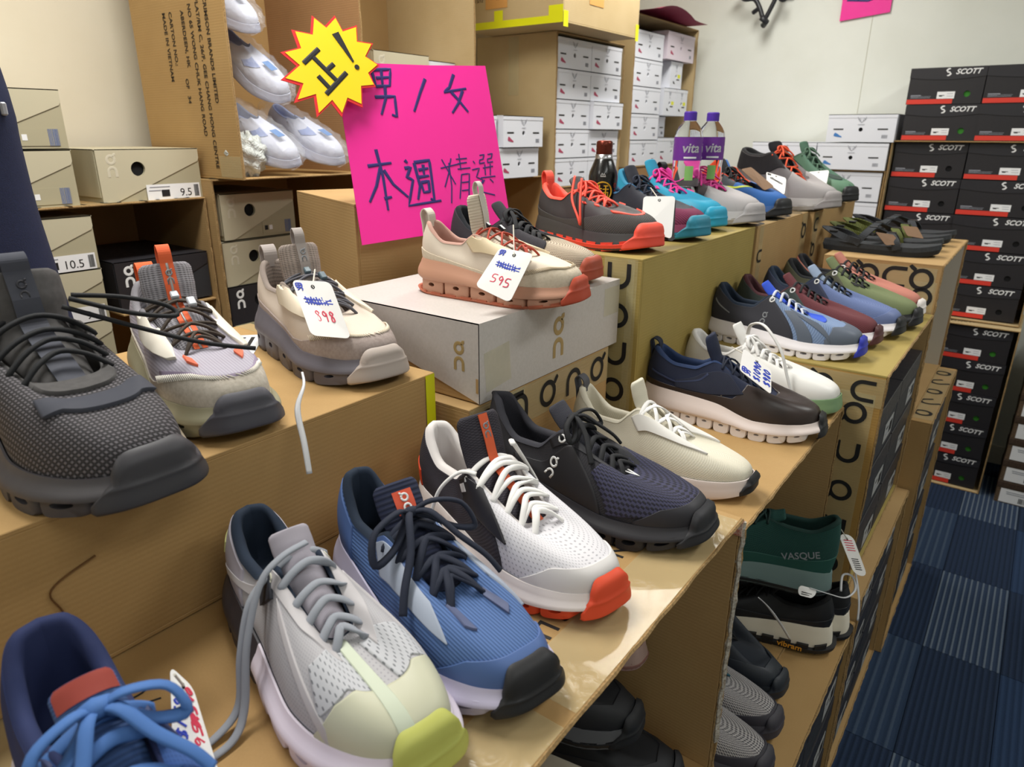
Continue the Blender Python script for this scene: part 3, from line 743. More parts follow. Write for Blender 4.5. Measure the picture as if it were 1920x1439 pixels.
def emblem(size):
    return [arc(0, .22, .30, 300, 80, 10, .26), arc(0, -.22, .30, 120, -100, 10, .26), arc(0, .1, .46, 60, 170, 8), arc(0, -.1, .46, 240, 350, 8)]
SCOTT_T = None
def scott_box(label, x, y, z, w=.245, h=.130, hole=GREEN_IN, group=None, lean=0.0, d=.31):
    """black shoe box, end on; built once, then copied with its parts"""
    key = (round(w, 3), round(h, 3), hole.name)
    if key in CACHE: return copy_tree(CACHE[key], label, (x, y, z), lean, group)
    t = thing('shoe_box', label, 'box', (x, y, z), lean, group)
    cy, cz, r = w*.80, h*.27, .0115
    holed_body(d, w, h-.001, cy, cz, r).obj('body', BLACK_BOX, t)
    hole_disc(cy, cz, r).obj('finger_hole', hole, t)
    mb = MB(); n = 16; ys = np.linspace(-.001, w+.001, n)
    dip = h*.74-.010*np.sin(np.linspace(0, PI, n))
    v = [(.0022, yy, zz) for yy, zz in zip(ys, dip)]+[(.003, yy, h) for yy in ys]+[(-d, yy, h) for yy in ys]+[(0, yy, zz) for yy, zz in zip(ys, dip)]
    f = [(i, i+1, n+i+1, n+i) for i in range(n-1)]+[(n+i, n+i+1, 2*n+i+1, 2*n+i) for i in range(n-1)]+[(3*n+i, 3*n+i+1, i+1, i) for i in range(n-1)]
    mb.add(v, f); mb.obj('lid', BLACK_LID, t)
    part('printed_text', text_mesh('SCOTT', .0265, WP, .0007, .28), t, face(.0029, w*.765, h*.865))
    e = strokes_mb([[(p[0]*.019, p[1]*.023) for p in s] for s in emblem(1)], .0019, flat=.2); e.xf(face(.0034, w*.51, h*.865)); e.obj('emblem', WP, t)
    part('red_stripe', bar(w*.62, h*.13, RED), t, face(.0003, w*.315, h*.075))
    st = sticker(t, face(.0004, w*.525, h*.245), w*.235, h*.19, [(bar(w*.075, .0022), -w*.055, -.001), (bar(w*.04, .003), -w*.065, -.0035), (bar(w*.08, .0014, GREY_INK), w*.055, .005), (bar(w*.08, .0014, GREY_INK), w*.06, -.004)])
    tx = MB()
    for i, (a, b, zz, hh) in enumerate(((.05, .19, .235, .0035), (.05, .16, .205, .002), (.05, .32, .175, .0018), (.16, .33, .215, .0012))): tx.box((a-.0)*w, b*w, h*zz, h*zz+hh, 0, .0004)
    tx.xf(face(.0003, 0, 0)); tx.obj('printed_lines', GREY_INK, t)
    CACHE[key] = t
    return t
def dark_box(label, x, y, z, w, h=.122, d=.30, group=None):
    """charcoal box seen end-on inside an open carton, with a white label"""
    key = ('dark', round(w, 3), round(h, 3), round(d, 3))
    if key in CACHE: return copy_tree(CACHE[key], label, (x, y, z), None, group)
    t = thing('shoe_box', label, 'box', (x, y, z), 0, group)
    mb = MB(); mb.box(-d, 0, 0, w, 0, h-.012, .001); mb.obj('body', CHAR_BOX, t)
    mb = MB(); mb.box(-d-.002, .002, -.0015, w+.0015, h*.62, h, .001); mb.obj('lid', BLACK_LID, t)
    sticker(t, face(.0006, w*.72, h*.30), w*.34, h*.36, [(bcode(w*.10, h*.20, INK, 2), w*.08, 0), (bar(w*.08, .004), -w*.07, .008), (bar(w*.10, .003, GREY_INK), -w*.06, -.006)], mat('label_grey', '#a3a3a2', .6, bump=.1))
    CACHE[key] = t
    return t
def ring_print(mb, cx, cy, r, kind, rot=0.0, th=.36):
    n = 22; ri = r*(1-th)
    if kind == 'o':
        a = np.linspace(0, 2*PI, n, endpoint=False); P = [(r*math.cos(t), r*math.sin(t), 0) for t in a]+[(ri*math.cos(t), ri*math.sin(t), 0) for t in a]
        F = [(i, (i+1) % n, n+(i+1) % n, n+i) for i in range(n)]
        P += [(r*.62, r*.62, 0), (r*.95, r*.50, 0), (r*1.30, r*.95, 0), (r*1.12, r*1.18, 0), (r*.9, r*1.0, 0)]; o = 2*n; F.append((o, o+1, o+2, o+3, o+4))
    else:
        a = np.linspace(0, PI, 12); P = [(r, -r, 0)]+[(r*math.cos(t), r*math.sin(t), 0) for t in a]+[(-r, -r, 0)]
        Q = [(ri, -r, 0)]+[(ri*math.cos(t), ri*math.sin(t), 0) for t in a]+[(-ri, -r, 0)]
        m = len(P); P = P+Q; F = [(i, i+1, m+i+1, m+i) for i in range(m-1)]
    c, s = math.cos(rot), math.sin(rot)
    mb.add([(cx+x*c-y*s, cy+x*s+y*c, .0005) for x, y, _ in P], F); return mb
def tape(parent, M, length, width, prints=0, r=.026, phase=0, rot0=0.0, name='packing_tape', m=None, kinds='on', clear=True):
    """strip of clear tape lying in the local xy plane, running along x from 0; printed rings as a sub-part"""
    mb = MB(); nx = max(2, int(length/.03)); G = np.zeros((nx+1, 3, 3))
    for i in range(nx+1):
        for j in range(3): G[i, j] = (length*i/nx, width*(j/2-.5), .0003+.0003*(rng.random()))
    mb.grid(G); o = mb.obj(name, m or TAPE, parent, True); o.matrix_basis = M
    if prints:
        for k in range(prints):
            me = cached(('ring', r, kinds[k % len(kinds)], rot0), lambda: ring_print(MB(), 0, 0, r, kinds[k % len(kinds)], rot0).mesh('tape_print', INK))
            part('tape_print', me, o, Matrix.Translation(((k+.5+phase)*length/prints, 0, .0004)))
    return o
def panel(parent, name, m, x0, x1, y0, y1, z0, z1, M=None):
    mb = MB(); mb.box(x0, x1, y0, y1, z0, z1, .0008); o = mb.obj(name, m, parent)
    return o
EDGE = mat('board_edge', '#a8895c', .9, 'noise', 8, '#7d6440', .4)
def carton(label, xf, xb, y0, y1, z0, z1, m=None, closed=False, group=None, t=.005, shelf=None, flaps=True, name='cardboard_carton', mi=None, mo=None):
    """carton whose open mouth looks to +x (xf = front plane); closed=True gives it a front as well"""
    m = m or KR
    d, w, h = xf-xb, y1-y0, z1-z0
    r = thing(name, label, 'carton', (xf, y0, z0), 0, group)
    panel(r, 'top_panel', m, -d, 0, 0, w, h-t, h); panel(r, 'bottom_panel', m, -d, 0, 0, w, 0, t)
    panel(r, 'side_panel', mo or m, -d, -.0005, 0, t, t, h-t); panel(r, 'side_panel', mi or m, -d, -.0005, w-t, w, t, h-t)
    panel(r, 'back_panel', m, -d, -d+t, t, w-t, t, h-t)
    if closed: panel(r, 'front_panel', m, -t, 0, t, w-t, t, h-t)
    else:   # the cut edge of the corrugated board, a little ragged
        mb = MB(); k = 40
        for (a, b) in (((.001, .0025), (w-.001, .0025)), ((.001, h-.0025), (w-.001, h-.0025)), ((.0025, .001), (.0025, h-.001)), ((w-.0025, .001), (w-.0025, h-.001))):
            a = np.array(a); b = np.array(b); P = np.array([a+(b-a)*i/k for i in range(k+1)])
            Q = np.concatenate([np.zeros((k+1, 1)), P], 1); Q[:, 0] = rng.random(k+1)*.0022
            mb.tube(Q, .0022+rng.random(k+1)*.0008, 5)
        mb.obj('cut_edge', EDGE, r)
    if shelf: panel(r, 'shelf_panel', m, -d+t, -.004, shelf[0], shelf[1], shelf[2]-t, shelf[2])
    return r
# ------------------------------------------------------------------ the room
def slab(name, m, x0, x1, y0, y1, z0, z1):
    mb = MB(); mb.box(x0, x1, y0, y1, z0+H, z1+H); return structure(mb.obj(name, m))
WALL = mat('wall_paint', '#dcded6', .85, 'noise', .12, '#d6d8cf', .05)
WALL_W = mat('wall_paint_warm', '#e2dac6', .85, 'noise', .12, '#dcd3bd', .05)
XL, YF, ZF, ZC = -2.12, 3.80, -1.475, 1.10
floor = slab('floor', mat('carpet_base', '#26384f', .95, 'noise', 2, '#1d2d42', .3), XL-.1, 2.3, -2.2, YF+.1, ZF-.05, ZF-.0045)
slab('wall_left', WALL_W, XL-.1, XL, -2.2, YF, ZF, ZC)
wf = slab('wall_far', WALL, XL, 2.3, YF, YF+.1, ZF, ZC)
slab('wall_right', WALL, 2.2, 2.3, -2.2, YF, ZF, ZC)
slab('wall_back', WALL, XL, 2.3, -2.3, -2.2, ZF, ZC)
slab('ceiling', mat('ceiling_tile', '#e6e5df', .9, bump=.1), XL-.1, 2.3, -2.3, YF+.1, ZC, ZC+.05)
mb = MB(); mb.box(-.803, -.801, YF-.0015, YF, ZF+H, ZC+H); structure(mb.obj('trim_1', mat('joint_line', '#b9b7a6', .9, bump=0)))   # panel joint of the far wall, a thin darker strip
mb = MB(); mb.box(XL, 2.2, YF-.012, YF, ZF+H, ZF+.09+H, .002); structure(mb.obj('baseboard_far', mat('skirting', '#cfccc0', .6)))
for i, (x, y, p) in enumerate(LAMPS):
    t = thing('ceiling_light', 'ceiling light', 'ceiling light', (x, y, 1.082), 0, 'ceiling light panels')
    mb = MB(); mb.box(-.16, .16, -.60, .60, 0, .017, .003); mb.obj('frame', mat('lamp_frame', '#dddddd', .5), t)
    t['label'] = 'flat white ceiling light panel %s' % ('above the cartons with yellow tape', 'above the far left corner', 'above the near aisle', 'above the far aisle', 'behind the camera over the aisle', 'behind the camera by the left wall')[i]
# carpet tiles with woven stripes
def carpet(name, base, line, dens, amt):
    m = bpy.data.materials.new(name); m.use_nodes = True; nt = m.node_tree; N = nt.nodes; L = nt.links; b = N['Principled BSDF']
    b.inputs['Roughness'].default_value = .95; b.inputs['Specular IOR Level'].default_value = .15
    tc = N.new('ShaderNodeTexCoord'); sx = N.new('ShaderNodeSeparateXYZ'); L.new(tc.outputs['Object'], sx.inputs[0])
    def M2(op, a, c=0.0):
        x = N.new('ShaderNodeMath'); x.operation = op
        for i, v in enumerate((a, c)):
            if isinstance(v, (int, float)): x.inputs[i].default_value = v
            else: L.new(v, x.inputs[i])
        return x.outputs[0]
    w = M2('SINE', M2('MULTIPLY', sx.outputs[0], 2*PI*dens)); nz = N.new('ShaderNodeTexNoise'); nz.inputs['Scale'].default_value = 260; L.new(tc.outputs['Object'], nz.inputs[0])
    r = N.new('ShaderNodeMapRange'); L.new(M2('ADD', w, M2('MULTIPLY', nz.outputs[0], .8)), r.inputs[0]); r.inputs[1].default_value = .75; r.inputs[2].default_value = 1.25; r.inputs[4].default_value = amt
    x = N.new('ShaderNodeMix'); x.data_type = 'RGBA'; L.new(r.outputs[0], x.inputs[0]); x.inputs[6].default_value = lin(base); x.inputs[7].default_value = lin(line)
    L.new(x.outputs[2], b.inputs['Base Color'])
    bp = N.new('ShaderNodeBump'); bp.inputs['Strength'].default_value = .5; bp.inputs['Distance'].default_value = .003; L.new(M2('ADD', w, nz.outputs[0]), bp.inputs['Height']); L.new(bp.outputs[0], b.inputs['Normal'])
    return m
CP = [carpet('carpet_light_stripe', '#2f3d54', '#77838f', 58, .6), carpet('carpet_dark', '#28354c', '#1d2839', 64, .8), carpet('carpet_mid', '#2d3f5c', '#223149', 60, .7), carpet('carpet_slate', '#2c3b52', '#566475', 40, .4)]
TM = []
for m in CP:
    mb = MB(); mb.box(.0008, .1992, .0008, .4892, 0, .0045, .0006); TM.append(mb.mesh('carpet_tile', m))
pat = {0: [1, 0, 1, 0, 1, 0, 1], 1: [3, 1, 2, 1, 2, 1, 3], 2: [1, 3, 1, 3, 1, 2, 1], 3: [2, 1, 0, 1, 0, 1, 2], 4: [1, 2, 1, 2, 1, 3, 1], 5: [3, 1, 3, 1, 3, 1, 3]}
for i in range(-1, 6):
    for j in range(7):
        k = pat[i % 6][j]
        o = bpy.data.objects.new('carpet_tile', TM[k]); C.objects.link(o); o.parent = floor
        o.location = (-.022+i*.2, .68+j*.49, ZF+H-.0045)
# ------------------------------------------------------------------ cartons that make the display
def on_face(o, x, y, z): return Matrix.Translation((x, y, z))
XP = lambda x, y, z, rot=0: frame((x, y, z), (0, math.cos(rot), math.sin(rot)), (0, -math.sin(rot), math.cos(rot)))      # on a face that looks to +x
YN = lambda x, y, z, rot=0: frame((x, y, z), (math.cos(rot), 0, math.sin(rot)), (-math.sin(rot), 0, math.cos(rot)))      # on a face that looks to -y
ZP = lambda x, y, z, rot=0: frame((x, y, z), (math.cos(rot), math.sin(rot), 0), (-math.sin(rot), math.cos(rot), 0))      # on a top
T1 = carton('long open kraft carton under the front row of sneakers', -.24, -1.10, -.45, .842, -.935, -.485, KR_W, mi=KR)
for y in (0.0, .43, .86): tape(T1, ZP(-.035, y+.01, .4502, PI/2), .41, .07)
tape(T1, ZP(-.40, .55, .4502, .15), .30, .05)
txt = ['CRIMSON BRANDS LIMITED', 'FLAT/RM C, 26/F, GEE CHANG', 'NO 65 WONG CHUK HANG ROAD']
for i, s in enumerate(txt): part('printed_text', text_mesh(s, .034, INK, .0004), T1, ZP(-.092-.042*i, 1.045, .4504, -PI/2+.06))
part('printed_mark', strokes_mb([[(-.02, .0), (-.012, .012), (.0, .004), (-.008, -.01)], [(.004, -.014), (.02, -.002)]], .0012, flat=.3, smooth=4).mesh('printed_mark', INK), T1, ZP(-.33, .65, .4504, .5))
# torn white paper along the cut edge of the right end
mb = MB(); P = [(.0025+.003*rng.random(), 1.2895+.003*rng.random(), zz) for zz in np.linspace(.06, .445, 26)]
mb.tube(P, .0035+rng.random(26)*.0025, 5); mb.obj('torn_edge', mat('torn_paper', '#c9c4ba', .9, 'noise', 6, '#8a7a66', .4), T1)
mb = MB(); mb.box(-.012, .004, 1.285, 1.2925, .425, .446); mb.obj('torn_corner', mat('torn_red', '#b5563c', .8, 'noise', 6, '#d8c9b8'), T1)
part('printed_text', text_mesh('522', .036, INK), T1, frame((-.30, 1.2865, .22), (-1, 0, 0), (0, 0, 1)) @ Matrix.Rotation(1.2, 4, 'Z'))
for i, (y0, y1) in enumerate(((-.45, .19), (.195, .84))):
    carton('closed kraft carton on the floor below the front row of sneakers, %s one' % ('left' if i == 0 else 'right'), -.27, -1.10, y0, y1, -1.475, -.937, KR_B, True)
TAN = carton('tan open carton holding the navy sneaker on its top', -.238, -.94, .848, 1.418, -.975, -.505, KR_W, mi=KR)
L1 = carton('low open carton on the floor with two charcoal boxes inside', -.142, -.80, .845, 1.418, -1.475, -.977, KR_W)
for j in range(2):
    for k in range(3): dark_box('charcoal box below the green boot, %s column %s row' % (('near', 'far')[j], ('bottom', 'middle', 'top')[k]), -.150, .855+j*.278, -1.468+k*.152, .27, .145)
YEL = carton('yellow-topped open carton with five sneakers on top', -.172, -.515, 1.424, 2.030, -.922, -.430, KR_Y, mi=KR, mo=mat('kraft_ochre', '#b08a4a', .7, 'card', 1, '#9c763a', .25))
tape(YEL, YN(-.30, -.0008, .455, 0), .30, .06, 4, .022, 0, PI/2)
tape(YEL, YN(-.045, -.0008, .02, PI/2), .43, .065, 5, .023, 0, PI/2)
tape(YEL, YN(-.10, -.0008, .02, PI/2), .43, .02)
for j in range(2):
    for k in range(3): dark_box('charcoal box in the yellow carton, %s column, %s row' % (('near', 'far')[j], ('bottom', 'middle', 'top')[k]), -.178, 1.436+j*.294, -.915+k*.132, .285, .128)
Y2 = carton('kraft carton on the floor under the yellow carton with charcoal boxes', -.140, -.545, 1.424, 2.030, -1.475, -.924, KR)
for j in range(2):
    for k in range(4): dark_box('charcoal box below the yellow carton, %s column, row %s from floor' % (('near', 'far')[j], ('one', 'two', 'three', 'four')[k]), -.150, 1.434+j*.295, -1.468+k*.131, .286, .128)
SB = carton('kraft open carton with black strap sandals on top', -.172, -.455, 2.036, 2.610, -.72, -.305, KR, mi=KR_B)
tape(SB, YN(-.20, -.0008, .375, 0), .19, .06, 3, .028, 0, PI/2)
tape(SB, YN(-.035, -.0008, .06, PI/2), .31, .06, 3, .026, .1, PI/2)
mb = MB(); mb.box(-.3, -.003, .565, .5675, .0, .414); mb.obj('white_liner', mat('liner_white', '#b9b3a6', .8), SB)
S2 = carton('kraft carton on the floor under the sandal carton with torn black tape', -.122, -.50, 2.036, 2.610, -1.475, -.722, KR_W)
tape(S2, ZP(-.03, .02, .7535, PI/2), .53, .06, 5, .024, 0, .6)
for k in range(4): dark_box('charcoal box under the sandals, row %s from the floor' % ('one', 'two', 'three', 'four')[k], -.132, 2.13, -1.468+k*.175, .42, .150)
panel(S2, 'divider_panel', KR_B, -.3, -.004, .07, .076, .005, .748)
# the raised back row
def ucarton(label, y0, y1, m, x0, x1): return carton(label, x0, x1, y0, y1, -.503, -.208, m, True)
U1 = ucarton('closed yellowish carton under the coral and teal trail shoes', 1.124, 1.722, KR_Y, -.550, -.868)
tape(U1, YN(-.045, -.0008, .0, PI/2), .293, .062, 4, .024, .05, PI/2)
tape(U1, YN(-.018, -.0008, .0, PI/2), .293, .02)
U2 = ucarton('closed kraft carton under the blue and grey trail shoes', 1.726, 2.170, KR, -.545, -.93)
tape(U2, XP(.0008, .41, .0, PI/2), .293, .05, 3, .022, 0, 0); tape(U2, XP(.0008, .03, .0, PI/2), .293, .03, 2, .016)
tape(U2, ZP(-.03, .0, .2953, PI/2), .44, .06, 4, .026, 0, .3)
U3 = ucarton('closed kraft carton under the green walking shoe', 2.175, 2.70, KR, -.530, -.93)
tape(U3, XP(.0008, .03, .0, PI/2), .293, .05, 4, .020)
carton('closed base carton on the floor behind the display', -.550, -.93, 1.425, 2.70, -1.475, -.505, KR_B, True)
G = carton('flat kraft carton with black ring tape under the grey shoe box', -.588, -.900, .688, 1.085, -.4835, -.366, KR, True)
tape(G, XP(.0008, .0, .085, 0), .395, .062, 5, .023, 0, 0)
tape(G, XP(.0008, .105, .0, PI/2), .117, .055, 2, .024)
NC = carton('big kraft carton with three grey sneakers on its top, at left', -.637, -1.075, -.45, .672, -.4835, -.315, KR_W, True)
tape(NC, ZP(-.19, 1.118, .1687, PI/2*0+PI), .25, .05); tape(NC, XP(.0008, 1.112, .0, PI/2), .168, .018, m=TAPE_Y)
st = sticker(NC, ZP(-.33, 1.02, .169, -.75), .13, .075, [(bar(.10, .006), 0, .022), (bcode(.10, .018, seed=9), 0, .002), (text_mesh('1000', .018, INK), -.0, -.018)])
mb = MB(); P = smoothpath([(.001, .62, .02), (.0015, .625, .07), (.0012, .62, .10), (.0015, .66, .115)], 8); mb.tube(P, .0016, 5, .5); mb.obj('torn_slit', mat('slit_dark', '#6b4a27', .9, bump=0), NC)
K_ = carton('plain kraft carton standing askew behind the pink sign', 0, -.36, 0, .262, -.4835, -.120, KR, True)
K_.location = (-.995, .856, -.4835+H); K_.rotation_euler = (0, 0, math.radians(-21))
carton('closed base carton on the floor behind the sign', -1.105, -1.42, .78, 1.40, -1.475, -.486, KR_B, True)
# grey shoe box with slanted lid, its long face to the aisle
gb = thing('shoe_box', 'glossy grey shoe box with tan ring marks under the rust-soled sneaker', 'box', (-.588, .712, -.365), .0)
gd, gw, gh = .315, .398, .120
mb = MB(); mb.box(-gd, 0, 0, gw, 0, gh-.002, .0015); mb.obj('body', KR, gb)
mb = MB()
mb.box(-gd-.0012, .0015, -.0015, gw+.0015, gh-.002, gh)                                   # lid top
mb.box(0, .0015, -.0015, gw+.0015, .001, gh-.002)                                       # lid front
mb.add([(.0015, -.0015, .001), (.0015, -.0015, gh), (-gd, -.0015, gh), (-gd, -.0015, gh*.74), (.0015, 0, .001), (.0015, 0, gh), (-gd, 0, gh), (-gd, 0, gh*.74)], [(0, 1, 2, 3), (3, 7, 4, 0), (7, 6, 5, 4)])
mb.add([(.0015, gw+.0015, .001), (.0015, gw+.0015, gh), (-gd, gw+.0015, gh), (-gd, gw+.0015, gh*.74)], [(3, 2, 1, 0)])
mb.obj('lid', GREY_BOX, gb)
part('logo_mark', logo_mesh(.070, GOLD, .058), gb, XP(.0018, .20, .058))
part('logo_mark', logo_mesh(.045, GOLD, .058), gb, YN(-.036, -.0018, .068))
tape(gb, XP(.0018, .345, .085, 0), .055, .05); tape(gb, XP(.0018, .01, .045, .1), .06, .06)
part('thumb_slot', rect_mb(.004, .022).mesh('thumb_slot', KR), gb, YN(-.003, -.0016, .028))
# ------------------------------------------------------------------ shelving along the left wall
A = carton('open kraft carton shelf at far left holding shoe boxes of size 9 and 10.5', -1.72, -2.10, .36, .992, -.66, -.155, KR, shelf=(.385, .628, .245))
carton('closed kraft carton on the floor under the far left carton shelf', -1.72, -2.10, .36, .992, -1.475, -.662, KR_B, True)
B1 = carton('open kraft carton shelf holding two greige boxes and a black box', -1.69, -2.10, .996, 1.52, -.515, -.112, KR)
carton('closed kraft carton on the floor under the shelf of greige boxes', -1.69, -2.10, .996, 2.37, -1.475, -.517, KR_B, True)
B2 = carton('open empty kraft carton behind the pink sign', -1.62, -2.10, 1.524, 2.37, -.515, -.155, KR)
tape(B1, ZP(-.02, .0, .4035, PI/2), .52, .05, 8, .022, 0, .4); tape(A, ZP(-.02, .2, .5055, PI/2), .42, .05, 5, .022, 0, .3)
greige_box('greige shoe box with slanted lid, topmost at far left', -1.73, .455, -.155+.121, num=None, group='greige shoe boxes')
greige_box('greige shoe box with slanted lid, second from the top at far left', -1.73, .455, -.155, num=None, group='greige shoe boxes', rot=.0)
greige_box('greige shoe box with round hole and size 9.5 sticker', -1.735, .752, -.155, num='9.5', group='greige shoe boxes')
greige_box('greige shoe box with a half-size sticker, upper one beside the navy garment', -1.728, .47, -.178-.118, num='10.5', group='greige shoe boxes')
greige_box('greige shoe box with a size 9 sticker, directly below the half-size one', -1.728, .47, -.178-.238, num='9', group='greige shoe boxes')
greige_box('greige shoe box under the size 9 box, lowest but one', -1.728, .47, -.178-.358, group='greige shoe boxes')
greige_box('greige shoe box at the bottom of the stack under the size 9 box', -1.728, .47, -.654, h=.115, group='greige shoe boxes')
greige_box('black shoe box with white ring mark behind the orange-strapped sneaker', -1.735, .748, -.410, w=.235, dark=True, tag=False, group='black ring-mark boxes')
greige_box('greige shoe box with blank sticker, top of the middle stack', -1.705, 1.022, -.268, w=.225, group='greige shoe boxes')
greige_box('greige shoe box with a round red dot', -1.705, 1.012, -.390, w=.245, dot=True, tag=False, group='greige shoe boxes')
greige_box('black shoe box with white ring mark below the red-dot box', -1.70, 1.010, -.5085, w=.25, dark=True, tag=False, group='black ring-mark boxes')
# tall brown carton with shipping text
CR = carton('tall brown open carton with shipping text, full of bagged clogs', -1.575, -1.99, 1.015, 1.425, -.110, 1.02, KR_W, mi=KR_B, name='cardboard_carton')  # unseen upper part is added height that keeps lamp light out of the inside
lines = ['CRIMSON BRANDS LIMITED', 'FLAT/RM C, 26/F, GEE CHANG HONG CENTRE', 'NO 65 WONG CHUK HANG ROAD', 'ABERDEEN, HK']
for i, s in enumerate(lines): 
    me = text_mesh(s, .0185, INK_BR, .0003); w_ = max(v.co.x for v in me.vertices)-min(v.co.x for v in me.vertices)
    part('printed_text', me, CR, YN(-.070-.034*i, -.0008, (.405, .405, .395, .385)[i]-w_/2, -PI/2))
for s, x, top in (('CARTON NO.:', -.225, .385), ('MADE IN VIETNAM', -.255, .385), ('OF   34', -.190, .235)):
    me = text_mesh(s, .0185, INK_BR, .0003); w_ = max(v.co.x for v in me.vertices)-min(v.co.x for v in me.vertices)
    part('printed_text', me, CR, YN(x, -.0008, top-w_/2, -PI/2))
tape(CR, YN(-.09, -.0009, .03, 0), .09, .05)
C2 = carton('tall kraft open carton behind the pink sign', -1.60, -2.0, 1.432, 1.935, -.110, 1.02, KR, mi=KR_P)  # top carried up out of view to darken the inside
mb = MB(); mb.box(-.40, -.37, .0055, .03, .005, .82); mb.obj('white_strip', mat('strip_white', '#c6c6c0', .7), CR)
carton('closed kraft carton filling the bottom of the carton behind the sign', -1.63, -1.98, 1.445, 1.92, -.104, .095, KR_P, True)
greige_box('cream shoe box peeking over the top of the pink sign', -1.67, 1.55, .097, w=.235, h=.135, d=.28, tag=False, group='greige shoe boxes')
white_box('white shoe box peeking over the top right of the pink sign', -1.68, 1.782, .097, w=.14, h=.125, d=.28)
# white boxes
for k in range(2):
    white_box('white shoe box standing alone right of the pink sign, %s one' % ('lower', 'upper')[k], -1.60+.012*k, 2.062+.01*k, -.153+k*.108, w=.245, h=.107, d=.36, group='white shoe boxes')
    white_box('white shoe box half hidden by the pink sign, %s one' % ('lower', 'upper')[k], -1.605, 1.945, -.153+k*.108, w=.108, h=.107, d=.36, group='white shoe boxes')
CC = carton('kraft open carton packed with ten white shoe boxes', -1.585, -1.97, 2.395, 2.925, -.205, .362, KR_P)
carton('closed kraft carton on the floor under the ten white boxes', -1.585, -1.97, 2.40, 2.92, -1.475, -.207, KR_B, True)
rows = ('bottom', 'fourth', 'middle', 'second', 'top')
for j in range(2):
    for k in range(5):
        white_box('white shoe box in the carton of ten, %s column, %s row' % (('left', 'right')[j], rows[k]), -1.587+(.018 if (j, k) == (1, 2) else 0), 2.402+j*.256, -.198+k*.1095, w=.253 if j == 0 else .248, h=.108, d=.34, group='white shoe boxes')
tape(CC, YN(-.20, -.0008, .35, PI/2), .21, .05)
BX = carton('large tan carton with yellow tape, on top of the ten white boxes', -1.455, -1.90, 2.235, 2.79, .364, .80, KR_P, True, name='cardboard_carton')
tape(BX, YN(-.445, -.0009, .012, 0), .445, .024, m=TAPE_Y); tape(BX, XP(.0009, .0, .012, 0), .03, .05, m=TAPE_Y); tape(BX, YN(-.06, -.0009, .03, 0), .06, .05, m=TAPE_Y); tape(BX, YN(-.30, -.0009, .035, 0), .04, .045, m=TAPE_Y); tape(BX, XP(.0009, .53, .02, 0), .025, .06, m=TAPE_Y)
for (M, w) in ((YN(-.29, -.0009, .12), 0), (XP(.0009, .22, .13), 1)):
    part('orange_label', rect_mb(.10, .11).mesh('orange_label', mat('orange_label', '#d29a54', .7, bump=.1)), BX, M)
    for i, s in enumerate(('STORE IN DRY', 'TEMPERATURE', 'CARTON 5/12')): part('printed_text', text_mesh(s, .017, INK_BR), BX, M @ Matrix.Translation((-.115, .02-.022*i, .0)))
DC_ = carton('kraft open carton with nine mixed white shoe boxes by the far corner', -1.59, -1.98, 3.02, 3.70, -.145, .50, KR_P)
carton('closed kraft carton on the floor in the far left corner', -1.59, -1.98, 3.02, 3.70, -1.475, -.147, KR_B, True)
for k in range(5): white_box('white shoe box in the corner carton, left column, %s row' % rows[k], -1.592, 3.032, -.138+k*.116, w=.285, h=.114, d=.34, group='white shoe boxes')
white_box('white shoe box in the corner carton, right column, bottom row', -1.592, 3.325, -.138, w=.33, h=.125, d=.34, group='white shoe boxes')
white_box('white shoe box set back in shade in the corner carton, right column', -1.66, 3.325, -.011, w=.21, h=.10, d=.28, group='white shoe boxes')
white_box('narrow white shoe box in the corner carton, left of a pair', -1.592, 3.36, .091, w=.135, h=.125, d=.34, group='white shoe boxes', yellow=True)
white_box('narrow white shoe box in the corner carton, right of a pair', -1.592, 3.50, .091, w=.135, h=.125, d=.34, group='white shoe boxes', yellow=True)
white_box('narrow white shoe box above the narrow pair in the corner carton', -1.60, 3.43, .218, w=.135, h=.122, d=.34, group='white shoe boxes', yellow=True)
white_box('pinkish white shoe box at the top right of the corner carton', -1.585, 3.345, .342, w=.31, h=.122, d=.34, group='white shoe boxes', tint=mat('pink_white_card', '#d8ccd6', .55, bump=.1))
t = thing('paper_sheet', 'dark red paper sheet lying on top of the corner carton', 'paper', (-1.62, 3.3, .503))
mb = MB(); gx = np.linspace(-.26, .12, 10); gy = np.linspace(-.28, .30, 12); G_ = np.array([[(x, y, .004+.035*max(0, 1-((y+.05)/.2)**2)*max(0, (x+.26)/.38)) for y in gy] for x in gx]); mb.grid(G_, flip=True); mb.obj('sheet', mat('dark_red_paper', '#8e2447', .6), t, True)
# white tower and black boxes along the far wall (their ends look to -y)
RY = -PI/2
def wall_white(label, x, z, w, y=3.43, h=.112): return white_box(label, x, y, z, w=w, h=h, d=.33, group='white shoe boxes', pic=BLUE_P, rot=RY)
wall_white('white shoe box on top of the pair left of the black boxes', -.835, -.025, .27)
wall_white('white shoe box below the topmost one beside the black boxes', -.865, -.140, .285)
wall_white('white shoe box behind the hiking shoes, left one of the pair', -1.155, -.140, .285)
def wcarton(label, x0, x1, z0, z1, y=3.43, m=KR_P, d=.35, **k):
    r = carton(label, 0, -d, 0, x1-x0, z0, z1, m, **k); r.location = (x0, y, z0+H); r.rotation_euler = (0, 0, RY); return r
WT = wcarton('kraft open carton with white boxes left of the black box shelf', -1.16, -.575, -.72, -.142, 3.44)
wcarton('closed kraft carton on the floor under the white boxes at the far wall', -1.16, -.575, -1.475, -.722, 3.44, KR_B, closed=True)
for k in range(4):
    wall_white('white shoe box in the far wall carton, right column, row %s from the top' % ('one', 'two', 'three', 'four')[k], -.872, -.272-k*.127, .285, 3.442, .124)
    if k < 1: wall_white('white shoe box in the far wall carton, left column, top row', -1.152, -.272, .275, 3.442, .124)
SX = (-.560, -.295); names = ('left', 'right')
